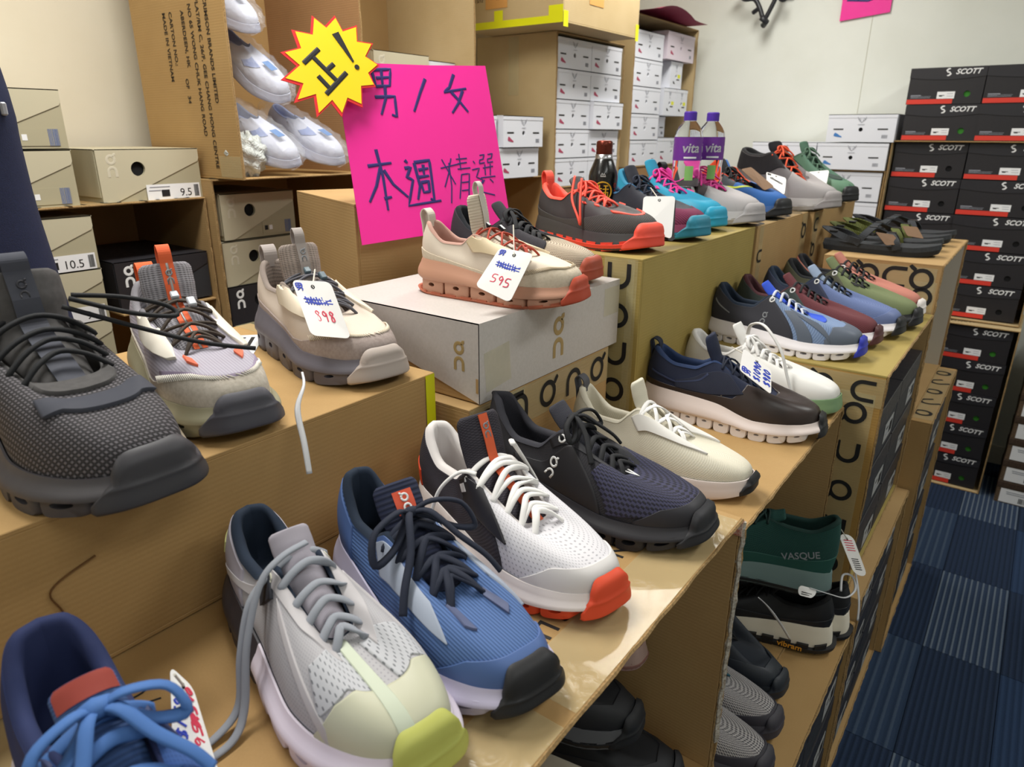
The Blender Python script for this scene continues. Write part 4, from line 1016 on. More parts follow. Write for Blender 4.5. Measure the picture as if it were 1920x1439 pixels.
SU = wcarton('kraft carton shelf holding ten black shoe boxes at the far wall', -.572, .02, -.735, -.018, 3.44, KR_P)
holes = [GREEN_IN, GREEN_IN, HOLE, HOLE, HOLE, HOLE, GREEN_IN]
ords = ('topmost', 'second', 'third', 'fourth', 'fifth', 'sixth', 'seventh')
for c in range(2):
    for k in range(7):
        z = (.122, -.016)[k] if k < 2 else -.163-(k-2)*.1405
        scott_box('black red-striped shoe box, %s from the top, %s column of the far shelf' % (ords[k], names[c]), SX[c]+(.012 if k < 2 else 0)+rng.random()*.006, 3.455-.012*(k < 2)+rng.random()*.012, z, .262 if c == 0 else .29, .136 if k < 2 else .1375, holes[k] if c == 0 else HOLE, 'black striped shoe boxes', RY)
SLW = wcarton('kraft carton on the floor with five black shoe boxes at the far wall', -.48, .028, -1.475, -.738, 3.385, KR_P)
part('printed_text', text_mesh('WWQ', .03, INK_BR), SLW, ZP(-.05, .30, .7375, -1.3))
for k in range(5):
    scott_box('black shoe box with red stripe in the low carton, %s from the top' % ords[k], -.262+rng.random()*.01, 3.395+rng.random()*.01, -.8905-k*.1442, .262, .1425, GREEN_IN, 'black striped shoe boxes', RY)
BR_C = mat('patterned_brown_card', '#6b5640', .7, 'noise', 5, '#3e3024', .1)
for k in range(7):
    t = thing('shoe_box', 'brown shoe box with barcode label, row %s from the floor' % ('one', 'two', 'three', 'four', 'five', 'six', 'seven')[k], 'box', (.085, 3.36, -1.475+k*.098), RY, 'brown barcode boxes')
    mb = MB(); mb.box(-.33, 0, 0, .30, 0, .078, .001); mb.obj('body', BR_C, t)
    mb = MB(); mb.box(-.333, .003, -.002, .302, .072, .097, .001); mb.obj('lid', mat('brown_lid_card', '#4a382a', .7, 'noise', 5, '#33261d', .1), t)
    sticker(t, face(.0006, .09, .036), .15, .062, [(bcode(.055, .024, seed=7), .02, -.012), (bar(.11, .003, GREY_INK), 0, .018), (bar(.09, .003, GREY_INK), -.008, .010)])
# ------------------------------------------------------------------ the shoes
def fab(n, c, pat='knit', sc=60, c2=None, rough=.8, bump=.35, **k): return mat(n, c, rough, pat, sc, c2, bump, **k)
def rub(n, c, rough=.5): return mat(n, c, rough, None, 1, None, .12)
def both(nm, m, t0, t1, qf, off=.005): return [(nm, m, t0/2, t1/2, qf, off), (nm, m, 1-t1/2, 1-t0/2, qf, off)]
def right(nm, m, t0, t1, qf, off=.005): return [(nm, m, 1-t1/2, 1-t0/2, qf, off)]
def toe(nm, m, t0, qf, off=.005): return [(nm, m, t0/2, 1-t0/2, qf, off)]
def heel(nm, m, t1, qf, off=.005): return [(nm, m, -t1/2, t1/2, qf, off)]
def eyestay(m, t0=.50, t1=.93, q0=.72): return both('eyestay', m, t0, t1, poly((t0, q0+.1, .985), ((t0+t1)/2, q0, .985), (t1, q0+.08, .985)))
white_l = rub('lace_white', '#e8e6e4', .8); navy_l = rub('lace_navy', '#1c2233', .8); black_l = rub('lace_black', '#17181c', .75)
m_black = fab('mesh_black', '#222227', 'knit', 55, '#34343a'); m_dark = rub('dark_lining', '#14181f', .9); m_nlin = rub('navy_lining', '#1b2738', .9)
soft_w = rub('midsole_white', '#e9e4e8', .5); soft_c = rub('midsole_cream', '#e4dccb', .55); r_black = rub('rubber_black', '#1d1d20', .5)
logo_w = rub('mark_white', '#dedede', .5); logo_g = rub('mark_grey', '#84878c', .5)
SH = {}
# front row -----------------------------------------------------------------
g_up = fab('mesh_light_grey', '#aeacb0', 'perf', 95, '#97959b', bump=.2); g_hl = fab('mesh_lilac_grey', '#a5a0ab', 'knit', 120, '#969099', bump=.15); sage = rub('film_sage', '#bdbda6', .45); lime = rub('rubber_lime', '#b3b65c', .5)
g_film = rub('film_grey', '#b7b3b6', .5); g_perf = fab('mesh_white_holes', '#b9babf', 'perf', 46, '#77797e', bump=.4); g_lace = rub('lace_grey', '#8f939c', .8); vis = rub('tab_yellow', '#cfd28c', .6); w_lav = rub('midsole_lavender', '#dfd5e3', .5)
S = dict(upper=g_up, lining=m_nlin, sole=w_lav, sole_back=rub('midsole_charcoal', '#333037', .5), toe_guard=(lime, .068, .24, .0), tongue=g_hl,
  P=dict(split=.45, hz=.36, tz=.36, heel=.165, mid=.125, podh=.085, pods=7, hole=(.42, .42), flare=.028, tg=(.36, .43), w=1.06),
  patches=heel('heel_panel', g_hl, .34, poly((0, .0, .97), (.34, .0, .9))) + heel('heel_tab', vis, .16, poly((0, .42, .66), (.16, .42, .66)), .008)
   + right('side_band', g_film, .14, .46, poly((.14, .0, .16), (.46, .78, .95)), .007) + both('side_film', g_film, .60, .74, poly((.60, .62, .75), (.74, .0, .14)), .007)
   + both('vamp_perforation', g_perf, .72, .98, poly((.72, .18, .48), (.85, .50, .80), (.98, .60, .92)), .004) + toe('toe_cap', sage, .70, poly((.70, .0, .05), (.78, .0, .32), (.88, .0, .52), (1, .0, .60)), .007)
   + eyestay(g_film) + right('eyelet_plate', rub('plate_charcoal', '#2b2d36', .6), .49, .565, poly((.49, .62, .95), (.565, .70, .97)), .010) + right('toe_band', rub('band_pale_green', '#bec6b2', .5), .955, .995, poly((.955, .0, .97), (.995, .0, .97)), .010),
  laces=dict(m=g_lace, both=0, r=.0125, flat=.5, n=6, t=(.555, .94), lift=.022, eyelets=rub('eyelet_pale', '#d8d6c4', .4), ne=1,
   extra=[[(.43, .02, .41), (.44, -.06, .40), (.45, -.13, .35), (.49, -.20, .21), (.54, -.245, .06), (.58, -.30, .014), (.60, -.40, .012), (.61, -.52, .012)], [(.41, -.085, .345), (.43, -.16, .29), (.47, -.215, .17), (.51, -.25, .05), (.54, -.33, .014), (.56, -.44, .012), (.57, -.55, .012)]]),
  marks=[('logo_mark', logo_g, LOGO, .7555, .80, .035, .003, 0), ('logo_mark', rub('mark_lime', '#cfd07c', .5), LOGO, .5, -.25, .07, .005, 0)])
make_shoe('sneaker', 'light grey sneaker with sage toe cap and long grey laces, front of the table', (-.300, .283), -12, .322, -.485, S)
b_up = fab('mesh_blue_rib', '#5270a4', 'ribl', 95, '#3b5583', bump=.4); b_film = rub('film_blue', '#4a659a', .5); b_navy = fab('knit_navy', '#232a45', 'rib', 40, '#1a2036'); b_grey = rub('film_cool_grey', '#9aa3b4', .5)
org = rub('label_orange', '#d9573a', .6)
S = dict(upper=b_up, lining=m_nlin, sole=rub('midsole_lilac', '#b9b4cc', .5), toe_guard=(r_black, .072, .26, .0), tongue=b_navy, tongue_logo=(org, .80, .42, .10, logo_w),
  P=dict(hz=.40, tz=.345, heel=.15, podh=.06, pods=8, hole=(.5, .3), flare=.03, tg=(.33, .47), tongue_w=.085, tw=1.4, w=1.05, spring=.06),
  patches=heel('heel_panel', b_film, .30, poly((0, 0, .95), (.30, 0, .9))) + both('side_panel', b_grey, .50, .76, poly((.50, .50, .92), (.62, .46, .90), (.76, .30, .62)), .008) + toe('toe_cap', b_film, .70, poly((.70, .0, .05), (.80, .0, .22), (1, .0, .36)), .006)
   + both('lace_anchor', rub('anchor_slate', '#4d5678', .6), .885, .94, poly((.885, .58, .80), (.94, .60, .82)), .009) + eyestay(b_film, .50, .86, .80),
  laces=dict(m=navy_l, r=.013, flat=.6, n=5, t=(.56, .92), lift=.03, bow=1.25, style='x', q=.82))
make_shoe('sneaker', 'blue ribbed sneaker with orange tongue label and navy laces tied in a bow', (-.275, .390), -14, .312, -.485, S)
o_blk = fab('mesh_plum_black', '#27242c', 'knit', 60, '#3a363f'); o_w = fab('mesh_white', '#d7d5da', 'perf', 60, '#aaa8ae', bump=.3); o_wf = rub('film_white', '#dbd7d6', .45); o_or = rub('rubber_orange', '#dc4c2b', .5)
S = dict(upper=o_w, lining=rub('white_lining', '#dcd6d4', .9), sole=rub('midsole_ivory', '#e3dad6', .5), pod=o_or, toe_guard=(o_or, .062, .20, .0), tongue=o_blk, strap=(rub('strap_orange', '#d95f38', .7), .020, 0), strap_logo=logo_g,
  P=dict(hz=.40, hx=.02, dip=.28, tz=.36, heel=.15, podh=.05, pods=9, hole=(.4, .3), flare=.025, tg=(.34, .54), tongue_w=.10, tw=1.75, vx=.69, w=1.03, groove=1, pad=1.15),
  patches=both('quarter_panel', o_blk, .0, .62, poly((0, .0, .97), (.45, .0, .97), (.62, .0, .96)), .005) + heel('heel_stripe', o_or, .18, poly((0, .05, .40), (.18, .05, .36)), .009) + toe('toe_cap', o_wf, .68, poly((.68, .0, .04), (.8, .0, .26), (1, .0, .38)), .006)
   + right('side_plate', rub('plate_ink', '#232228', .5), .50, .66, poly((.50, .5, .92), (.66, .32, .90)), .010) + right('heel_patch', o_wf, .505, .535, poly((.505, .72, .84), (.535, .72, .84)), .013),
  laces=dict(m=white_l, both=1, r=.0115, flat=.6, n=6, t=(.56, .93), lift=.03, q=.88, extra=[[(.47, .06, .44), (.42, .10, .42), (.46, .17, .28), (.58, .21, .10), (.70, .24, .02)], [(.45, -.10, .36), (.40, -.14, .36), (.34, -.19, .28), (.31, -.22, .15), (.30, -.25, .03)]]))
make_shoe('sneaker', 'white and black sneaker with orange toe guard, orange tongue stripe, white laces', (-.287, .545), -13, .316, -.485, S)
k_up = fab('mesh_black_plain', '#26252a', 'knit', 80, '#2f2e33'); k_navy = fab('mesh_navy_open', '#3b3b55', 'mesh', 26, '#22222d', bump=.7)
S = dict(upper=k_up, lining=fab('knit_charcoal', '#3a3a42', 'knit', 70, '#2e2e36'), sole=rub('midsole_black', '#29282d', .5), toe_guard=(rub('rubber_ink', '#222227', .5), .085, .20, .0), tongue=fab('knit_charcoal2', '#3d3d47', 'knit', 60, '#2c2c34'),
  P=dict(hz=.42, hx=-.005, tz=.365, heel=.165, podh=.075, pods=8, hole=(.48, .35), flare=.03, tg=(.34, .45), w=1.05, spring=.06),
  patches=toe('vamp_mesh', k_navy, .62, poly((.62, .06, .5), (.75, .12, .80), (.9, .26, .9), (1, .30, .93)), .005) + toe('toe_cap', rub('film_ink', '#2b2a30', .5), .70, poly((.70, .0, .06), (.8, .0, .22), (1, .0, .34)), .007) + both('quarter_film', rub('film_black', '#232226', .5), .30, .60, poly((.30, .0, .55), (.60, .0, .80)), .005) + eyestay(rub('stay_ink', '#26262b', .5)),
  laces=dict(m=black_l, r=.012, flat=.6, n=6, t=(.56, .92), lift=.02, bow=.85, eyelets=logo_w), logos=[(.765, .52, .10, -.25, logo_w, False)], marks=[('vamp_loop', logo_w, [[(-.02, .03), (0, -.03), (.02, .03)]], .5, .92, .9, .006, 0)])
make_shoe('sneaker', 'black sneaker with navy mesh forefoot, white ring mark and black bow', (-.258, .738), 1, .322, -.485, S)
w_kn = fab('knit_cream', '#e2dccb', 'knit', 70, '#cfc8b4', bump=.25); w_web = rub('web_white', '#dcd9d4', .7)
S = dict(upper=w_kn, lining=w_kn, sole=rub('midsole_blush', '#dccfcb', .5), toe_guard=(r_black, .06, .10, .0), tongue=w_kn,
  P=dict(hz=.40, tz=.37, heel=.12, podh=.03, pods=0, flare=.012, tg=(.37, .50), w=.98, tongue_w=.07, spring=.05, toe_h=.095),
  patches=both('side_web', w_web, .52, .84, poly((.52, .62, .90), (.84, .52, .84)), .012),
  laces=dict(m=white_l, r=.012, flat=.4, n=4, t=(.58, .90), lift=.02, style='x'), heel_loop=(rub('loop_striped', '#56565c', .8), .03, .06))
make_shoe('sneaker', 'cream knit sneaker with white side webbing and black toe tip', (-.262, .932), 1, .295, -.505, S)
n_up = fab('neoprene_navy', '#1f2740', 'knit', 140, '#1a2138', bump=.1); n_mud = rub('leather_brown_black', '#352c2a', .35)
S = dict(upper=n_up, lining=rub('lining_navy_blue', '#23365c', .8), sole=rub('midsole_pinkish', '#ddd0cc', .5), pod=rub('pod_white', '#e2dad8', .5), toe_guard=(r_black, .045, .16, .0), tongue=n_up,
  P=dict(hz=.40, dip=.32, tz=.38, heel=.165, mid=.145, podh=.08, pods=9, hole=(.30, .16), flare=.03, tg=(.36, .52), tongue_w=.082, pod0=.06, w=1.02),
  patches=toe('mudguard', n_mud, .0, poly((0, .0, .20), (.35, .0, .18), (.58, .0, .30), (.66, .0, .62), (.9, .0, .78), (1, .0, .80)), .006) + right('side_panel', fab('panel_navy', '#1c2133', 'knit', 100, '#262b3e', bump=.12), .30, .62, poly((.30, .20, .46), (.46, .24, .82), (.62, .42, .74)), .008) + both('bead_line', rub('bead_navy', '#2d3654', .5), .14, .50, poly((.14, .44, .48), (.3, .36, .41), (.50, .74, .79)), .009),
  laces=dict(m=navy_l, r=.006, flat=1, n=6, t=(.60, .95), lift=.02, style='x', q=.86), heel_loop=(navy_l, .028, .05), logos=[(.738, .42, .075, -.2, logo_g, False)])
make_shoe('sneaker', 'navy sneaker with brown-black leather toe on white podded sole', (-.237, 1.215), 5, .315, -.505, S)
S = dict(upper=rub('leather_white', '#e4e2de', .4), lining=rub('lining_white', '#dddbd9', .8), sole=rub('midsole_green', '#7d9b72', .5), tongue=rub('tongue_white', '#e2e0dd', .6),
  P=dict(hz=.37, heel=.10, podh=.02, pods=0, flare=.012, tg=(.33, .47), w=.98, lip=.02), patches=both('side_film', rub('film_white2', '#eceae8', .4), .30, .60, poly((.3, .1, .5), (.6, .1, .6))),
  laces=dict(m=white_l, r=.012, flat=.6, n=6, t=(.56, .92), bow=.55, lift=.02, extra=[[(.42, -.04, .42), (.46, -.10, .50), (.56, -.15, .52), (.68, -.17, .40), (.74, -.18, .26), (.78, -.18, .16)]]))
make_shoe('sneaker', 'white leather sneaker with green sole and one big upright lace loop', (-.238, 1.350), -4, .315, -.505, S)
# yellow carton -----------------------------------------------------------------
def plain(up, back, tongue, guard, lace, nm, sole=soft_w, hole=(.45, .26), collar=m_nlin, extra=()):
    return dict(upper=up, lining=collar, sole=sole, toe_guard=(guard, .06, .16, .0), tongue=tongue, P=dict(hz=.385, tz=.36, heel=.135, podh=.06, pods=9, hole=hole, flare=.022, tg=(.345, .435), tongue_w=.062, w=1.0),
      patches=both('quarter_panel', back, .0, .58, poly((0, .0, .96), (.40, .0, .965), (.58, .0, .97)), .005)+list(extra),
      laces=dict(m=lace, r=.009, flat=.6, n=5, t=(.57, .84), lift=.02, eyelets=logo_w), logos=[(.765, .50, .085, -.2, logo_g, False)])
gb_mesh = fab('mesh_steel_blue', '#7f93b5', 'twill', 60, '#6b80a3', bump=.2); gb_film = rub('film_steel', '#5c6472', .5)
S = plain(gb_mesh, fab('mesh_charcoal', '#3a3a42', 'knit', 120, '#313138', bump=.1), rub('tongue_royal', '#2f52c8', .8), rub('rubber_royal', '#2b35a8', .5), rub('lace_silver', '#c9ccd6', .7), '',
  extra=toe('toe_cap', gb_film, .72, poly((.72, .0, .10), (.82, .0, .40), (1, .0, .55)), .006)+right('side_stripe', gb_film, .60, .665, poly((.60, .0, .62), (.665, .0, .66)), .007)+right('side_stripe', gb_film, .665, .75, poly((.665, .55, .72), (.75, .05, .45)), .007)+toe('tongue_stripe', rub('film_royal', '#3358cf', .6), .86, poly((.86, .72, .97), (1, .80, .97)), .006)+right('heel_line', logo_g, .12, .26, poly((.12, .60, .66), (.26, .40, .45)), .007))
make_shoe('sneaker', 'charcoal and steel blue sneaker with royal blue tongue and toe guard', (-.240, 1.498), -1, .312, -.430, S)
mar = fab('mesh_maroon', '#6b343a', 'ribl', 90, '#582a30'); S = plain(mar, rub('quarter_dark_green', '#343d3b', .7), mar, rub('rubber_maroon', '#4f2a2c', .5), black_l, '', collar=rub('lining_maroon', '#4a262c', .8))
make_shoe('sneaker', 'maroon sneaker with dark quarter and black laces on yellow carton', (-.232, 1.610), -4, .312, -.430, S)
sl = fab('mesh_slate_blue', '#6878a3', 'mesh', 40, '#566591'); S = plain(sl, rub('quarter_navy', '#2a3047', .7), rub('tongue_pale_blue', '#8f9fb8', .8), r_black, black_l, '', extra=toe('toe_cap', rub('film_slate', '#62709a', .5), .74, poly((.74, 0, .1), (1, 0, .42)), .006))
make_shoe('sneaker', 'slate blue mesh sneaker with navy quarter and black laces', (-.207, 1.720), -8, .320, -.430, S)
ol = fab('cloth_olive', '#707a55', 'knit', 160, '#67714d', bump=.08); S = plain(ol, rub('quarter_olive', '#4c4c3a', .7), ol, r_black, black_l, '', sole=r_black, collar=rub('lining_black', '#16181c', .9), extra=right('lace_dash', r_black, .66, .69, poly((.66, .60, .70), (.69, .60, .70)), .008)+right('lace_dash', r_black, .71, .74, poly((.71, .62, .72), (.74, .62, .72)), .008))
make_shoe('sneaker', 'olive green sneaker with dark olive quarter and black sole', (-.190, 1.832), -10, .330, -.430, S)
rs = fab('cloth_rose', '#b9796a', 'knit', 160, '#b07062', bump=.08); S = plain(rs, rs, rs, rub('tip_white', '#e4dcd8', .5), black_l, '', collar=rub('lining_black2', '#1a1a20', .9), extra=right('lace_dash', r_black, .66, .69, poly((.66, .60, .70), (.69, .60, .70)), .008))
make_shoe('sneaker', 'dusty rose sneaker with black laces, last one on the yellow carton', (-.198, 1.944), -9, .325, -.430, S)
# big carton at left -----------------------------------------------------------------
be = fab('mesh_beige', '#d3c5b8', 'knit', 110, '#c6b7a9', bump=.12); taupe = fab('knit_taupe', '#9e9087', 'mesh', 46, '#7f736c', bump=.6); suede = mat('suede_mauve', '#a59791', .95, 'noise', 6, '#998a85', .2); plate_c = rub('plate_cream', '#dccfba', .45)
stone = rub('loop_stone', '#a09793', .8); tg_dark = rub('midsole_stone', '#65616a', .5); cord_g = rub('cord_grey', '#54535a', .7)
def nova(up, sock, mud, sole, guard, cord, strap, loop, plate, nm, back=None, **kw):
    d = dict(upper=up, lining=sock, sole=sole, toe_guard=(guard, .085, .17, .0), tongue=sock, strap=(strap, .024, .07), P=dict(hz=.41, hx=.015, dip=.30, tz=.37, heel=.19, mid=.15, fore=.105, toe=.105, podh=.115, pods=5, hole=(.26, .18), flare=.03, tg=(.37, .53), tongue_w=.10, cw=1.08, tw=1.75, vx=.69, w=1.06, toe_h=.125, vz=.255, pad=.8),
      patches=toe('mudguard', mud, .0, poly((0, .0, .30), (.30, .0, .22), (.55, .0, .10), (.68, .0, .20), (.85, .0, .36), (1, .0, .40)), .006)+both('lace_plate', plate, .50, .80, poly((.50, .62, .93), (.555, .56, .97), (.575, .54, .86), (.605, .52, .86), (.63, .50, .97), (.655, .49, .97), (.675, .48, .85), (.705, .48, .85), (.73, .48, .96), (.75, .48, .96), (.80, .56, .72)), .014),
      laces=dict(m=cord, r=.0065, flat=1, n=5, t=(.555, .93), lift=.035, style='x', q=.90, toggle=[(.57, 0), (.66, .04)], tm=kw.get('toggle', rub('toggle_grey', '#b9bdc4', .4))), heel_loop=(loop, .034, .075))
    d.update({k: v for k, v in kw.items() if k != 'toggle'}); return d
S = nova(be, taupe, suede, tg_dark, rub('rubber_greige', '#b7aaa2', .5), cord_g, stone, stone, plate_c, '', stitch=(rub('thread_cream', '#d9cdba', .8), .34, .66, lambda t: np.interp(t, [.68, .85, 1], [.22, .37, .41])), toggle=rub('toggle_smoke', '#55666f', .3), strap_logo=logo_g)
make_shoe('sneaker', 'beige high sneaker with taupe knit sock and grey sole, on the left carton', (-.655, .585), -11, .312, -.315, S)
S = nova(fab('mesh_lavender', '#aba6b2', 'ribl', 90, '#9c97a4', bump=.15), fab('knit_silver', '#97949a', 'mesh', 46, '#6d6a70', bump=.6), mat('suede_cream', '#bfb7ab', .95, 'noise', 6, '#b0a79a', .2), rub('midsole_olive', '#9a957b', .5), rub('rubber_slate', '#4b4a52', .5), rub('cord_brown', '#3c3128', .7), rub('strap_coral', '#e5653a', .75), rub('loop_orange', '#e0602f', .75), rub('plate_ivory', '#dcd5c8', .4), '',
   strap_line=rub('reflective', '#a9a3a0', .3), strap_logo=logo_g, stitch=(rub('thread_white', '#e2ddd2', .8), .33, .67, lambda t: np.interp(t, [.66, .85, 1], [.20, .37, .41])))
S['patches'] += toe('mudguard_trim', rub('trim_mauve', '#8d8096', .6), .68, poly((.68, .18, .30), (.85, .36, .43), (1, .40, .46)), .005)+both('lace_anchor', rub('anchor_coral', '#de6a4c', .6), .86, .92, poly((.86, .60, .72), (.92, .62, .76)), .010)
make_shoe('sneaker', 'lavender grey sneaker with orange tongue strap and cream suede toe', (-.650, .378), -13, .312, -.315, S)
bk = fab('knit_black_speckle', '#29272a', 'rows', 62, '#6a666b', bump=.5); bk_g = mat('soft_grey', '#4e4c4c', .85, 'noise', 4, '#454343', .1); bk_st = rub('strap_slate', '#3b3d47', .8)
S = dict(upper=bk, lining=bk_g, sole=rub('midsole_ash', '#454246', .5), toe_guard=(rub('rubber_graphite', '#37363b', .5), .085, .20, -.01), tongue=bk_g, strap=(rub('strap_slate2', '#444650', .8), .034, .05), strap_logo=rub('mark_ash', '#2c2c33', .5),
  P=dict(hz=.40, hx=.01, dip=.31, tz=.37, heel=.16, mid=.13, podh=.06, pods=7, hole=(.5, .3), flare=.03, tw=1.9, tg=(.37, .53), tongue_w=.118, tth=1.6, cw=1.15, w=1.10, toe_h=.13, vz=.27, vx=.66),
  patches=toe('vamp_strap', bk_st, .80, poly((.80, .44, .58), (.9, .60, .74), (1, .66, .80)), .012)+toe('vamp_pad', bk_g, .86, poly((.86, .84, .97), (1, .88, .99)), .012),
  laces=dict(m=black_l, r=.008, flat=.9, n=5, t=(.55, .84), lift=.05, q=.88, extra=[[(.46, .10, .46), (.50, .22, .44), (.53, .33, .40), (.56, .34, .37), (.55, .22, .40), (.50, .08, .46)], [(.50, .06, .44), (.56, .22, .36), (.66, .36, .30), (.72, .50, .26)]]))
make_shoe('sneaker', 'big black speckled knit sneaker with grey padded tongue, at left edge', (-.576, .238), -3, .350, -.315, S)
# grey shoe box -----------------------------------------------------------------
S = nova(fab('mesh_shell', '#ddd0c0', 'knit', 110, '#d2c4b3', bump=.12), fab('knit_shell', '#d4c7b4', 'rib', 60, '#c5b7a3', bump=.3), mat('suede_shell', '#d5c8b4', .95, 'noise', 6, '#cabca6', .2), rub('midsole_terracotta', '#b98a72', .5), rub('rubber_rust', '#b5482f', .5), rub('cord_red', '#a8402c', .7), rub('strap_shell', '#c9c4bb', .8), rub('loop_shell', '#cfc7ba', .8), rub('plate_sand', '#d9c6a4', .45), '',
   lining=rub('lining_blush', '#b68f82', .9), outsole=rub('outsole_rust', '#b4684e', .6), stitch=(rub('thread_tan', '#b8a88e', .8), .33, .67, lambda t: np.interp(t, [.66, .85, 1], [.20, .37, .41])), toggle=rub('toggle_black', '#23262b', .3))
S['P'] = dict(S['P'], lugs=9, lugh=.012, tg=(.37, .58))
make_shoe('sneaker', 'cream high sneaker with terracotta sole and red cord on the grey box', (-.532, .876), 8, .272, -.245, S)
S = dict(upper=fab('mesh_oat', '#c9b9a3', 'mesh', 42, '#7c6f62', bump=.6), lining=m_dark, sole=rub('midsole_oat', '#c8b7a2', .5), toe_guard=(rub('rubber_rust2', '#a34a34', .5), .11, .20, .0), tongue=m_black, outsole=rub('outsole_rust2', '#9c4330', .6),
  P=dict(hz=.40, heel=.14, podh=.03, pods=0, tg=(.33, .44), w=.98, lugh=.02), patches=both('quarter_panel', fab('mesh_ink', '#29272d', 'knit', 80, '#322f36'), .0, .80, poly((0, 0, .97), (.5, 0, .97), (.70, .30, .97), (.80, .60, .96)), .006),
  laces=dict(m=black_l, r=.015, flat=.4, n=6, t=(.56, .90), bow=.6, lift=.025))
make_shoe('sneaker', 'black and oat mesh sneaker with rust toe, second on the grey box', (-.598, 1.030), 4, .292, -.245, S)
# raised back row -----------------------------------------------------------------
def trail(up, mud, lining, lace, out, sole, guard=None, tongue=None, P=None, extra=(), **kw):
    d = dict(upper=up, lining=lining, sole=sole, tongue=tongue or up, outsole=out, toe_guard=(guard or mud, .10, .22, .0), P=dict(dict(hz=.38, heel=.12, mid=.10, podh=.03, pods=0, tg=(.34, .46), w=.98, lugh=.036, flare=.02, lugs=9), **(P or {})),
      patches=toe('mudguard', mud, .0, poly((0, .0, .34), (.35, .0, .22), (.6, .0, .26), (.8, .0, .40), (1, .0, .48)), .006)+list(extra), laces=dict(m=lace, r=.0075, flat=.9, n=5, t=(.57, .90), lift=.02, style='x', bow=.5), hi=0)
    d.update(kw); return d
tr_g = rub('film_graphite', '#3a3838', .5); cor = rub('coral_trim', '#e8513f', .6)
S = trail(rub('softshell_graphite', '#353133', .6), fab('mud_graphite', '#454241', 'knit', 60, '#383534', bump=.4), cor, cor, rub('outsole_coral', '#ea4b3c', .5), tr_g, cor, extra=both('dash', cor, .62, .65, poly((.62, .60, .66), (.65, .60, .66)), .008)+both('dash', cor, .72, .75, poly((.72, .60, .66), (.75, .60, .66)), .008)+toe('toe_line', cor, .80, poly((.80, .44, .50), (1, .50, .55)), .008), heel_loop=(cor, .03, .08), hi=1)
S['laces']['extra'] = [[(.42, -.08, .40), (.50, -.16, .28), (.60, -.19, .18), (.62, -.185, .14), (.58, -.16, .26), (.50, -.09, .39)]]
S['P'].update(tg=(.34, .385), hz=.335, dip=.25, tz=.315, lugh=.045)
make_shoe('trail_shoe', 'graphite trail shoe with coral collar, laces and lugged sole', (-.572, 1.182), -20, .325, -.208, S)
S = trail(rub('softshell_ink', '#22242f', .7), fab('mud_plum', '#7c2f52', 'ribl', 80, '#63243f'), rub('lining_steelblue', '#2f5a7e', .8), navy_l, rub('outsole_teal', '#2b7d96', .5), rub('midsole_plum', '#7b2e4f', .5), rub('guard_teal', '#2a7f97', .5), heel_loop=(rub('loop_teal', '#2b8bab', .7), .03, .08), hi=0)
make_shoe('trail_shoe', 'ink and plum trail shoe with teal toe guard behind a white tag', (-.560, 1.385), -18, .310, -.208, S)
S = trail(fab('mesh_turquoise', '#2b93b5', 'knit', 70, '#2483a4', bump=.2), rub('mud_turquoise', '#2296b8', .5), rub('lining_turquoise', '#2a7fa0', .8), rub('lace_magenta', '#d5318c', .7), rub('outsole_turq', '#1d6d88', .5), rub('mid_turquoise', '#2590b2', .5), extra=both('dash', rub('dash_magenta', '#d93a8c', .6), .60, .63, poly((.60, .60, .68), (.63, .60, .68)), .008)+both('dash', rub('dash_magenta', '#d93a8c', .6), .72, .75, poly((.72, .58, .66), (.75, .58, .66)), .008))
make_shoe('trail_shoe', 'turquoise trail shoe with magenta laces', (-.592, 1.560), -19, .325, -.208, S)
S = trail(rub('softshell_brown_grey', '#4a4446', .7), fab('mud_light_grey', '#a5a1a2', 'knit', 70, '#999596', bump=.2), rub('lining_magenta', '#d8389a', .8), rub('lace_pink', '#e0409a', .7), rub('outsole_stone', '#a29a90', .5), rub('mid_grey', '#a8a4a4', .5), tongue=rub('tongue_pink', '#da4a9c', .8), heel_loop=(rub('loop_black', '#1d1d20', .8), .03, .05), extra=toe('toe_cap', fab('cap_grey', '#aaa6a7', 'knit', 70, '#9f9b9c', bump=.15), .62, poly((.62, 0, .3), (.75, 0, .8), (1, 0, .92)), .007))
S['laces']['bow'] = .8
make_shoe('trail_shoe', 'light grey trail shoe with pink collar and pink laces', (-.553, 1.705), -20, .325, -.208, S)
S = trail(rub('softshell_slate', '#3a3f46', .7), rub('mud_blue', '#2b5a9c', .5), rub('lining_orange', '#d8492c', .8), black_l, r_black, rub('mid_blue', '#2d5793', .5), r_black, extra=toe('toe_cap', fab('cap_blue', '#2d62a8', 'knit', 70, '#285a9c', bump=.15), .56, poly((.56, 0, .3), (.70, 0, .75), (1, 0, .9)), .007)+right('side_line', rub('line_yellow', '#c7d84a', .5), .44, .84, poly((.44, .52, .58), (.64, .44, .49), (.84, .66, .72)), .010), tongue=rub('tongue_black', '#202226', .8))
make_shoe('trail_shoe', 'blue and slate trail shoe with a yellow side line', (-.545, 1.905), -17, .315, -.208, S)
S = trail(rub('softshell_sky', '#3a6bb0', .7), rub('mud_sky', '#3563a6', .5), rub('lining_tangerine', '#e5502c', .8), rub('lace_tangerine', '#e65a2d', .7), r_black, rub('mid_sky', '#33609f', .5), heel_loop=(r_black, .03, .07), P=dict(hz=.46))
make_shoe('trail_shoe', 'sky blue trail shoe with tangerine collar behind the grey boot', (-.60, 2.045), -18, .300, -.208, S)
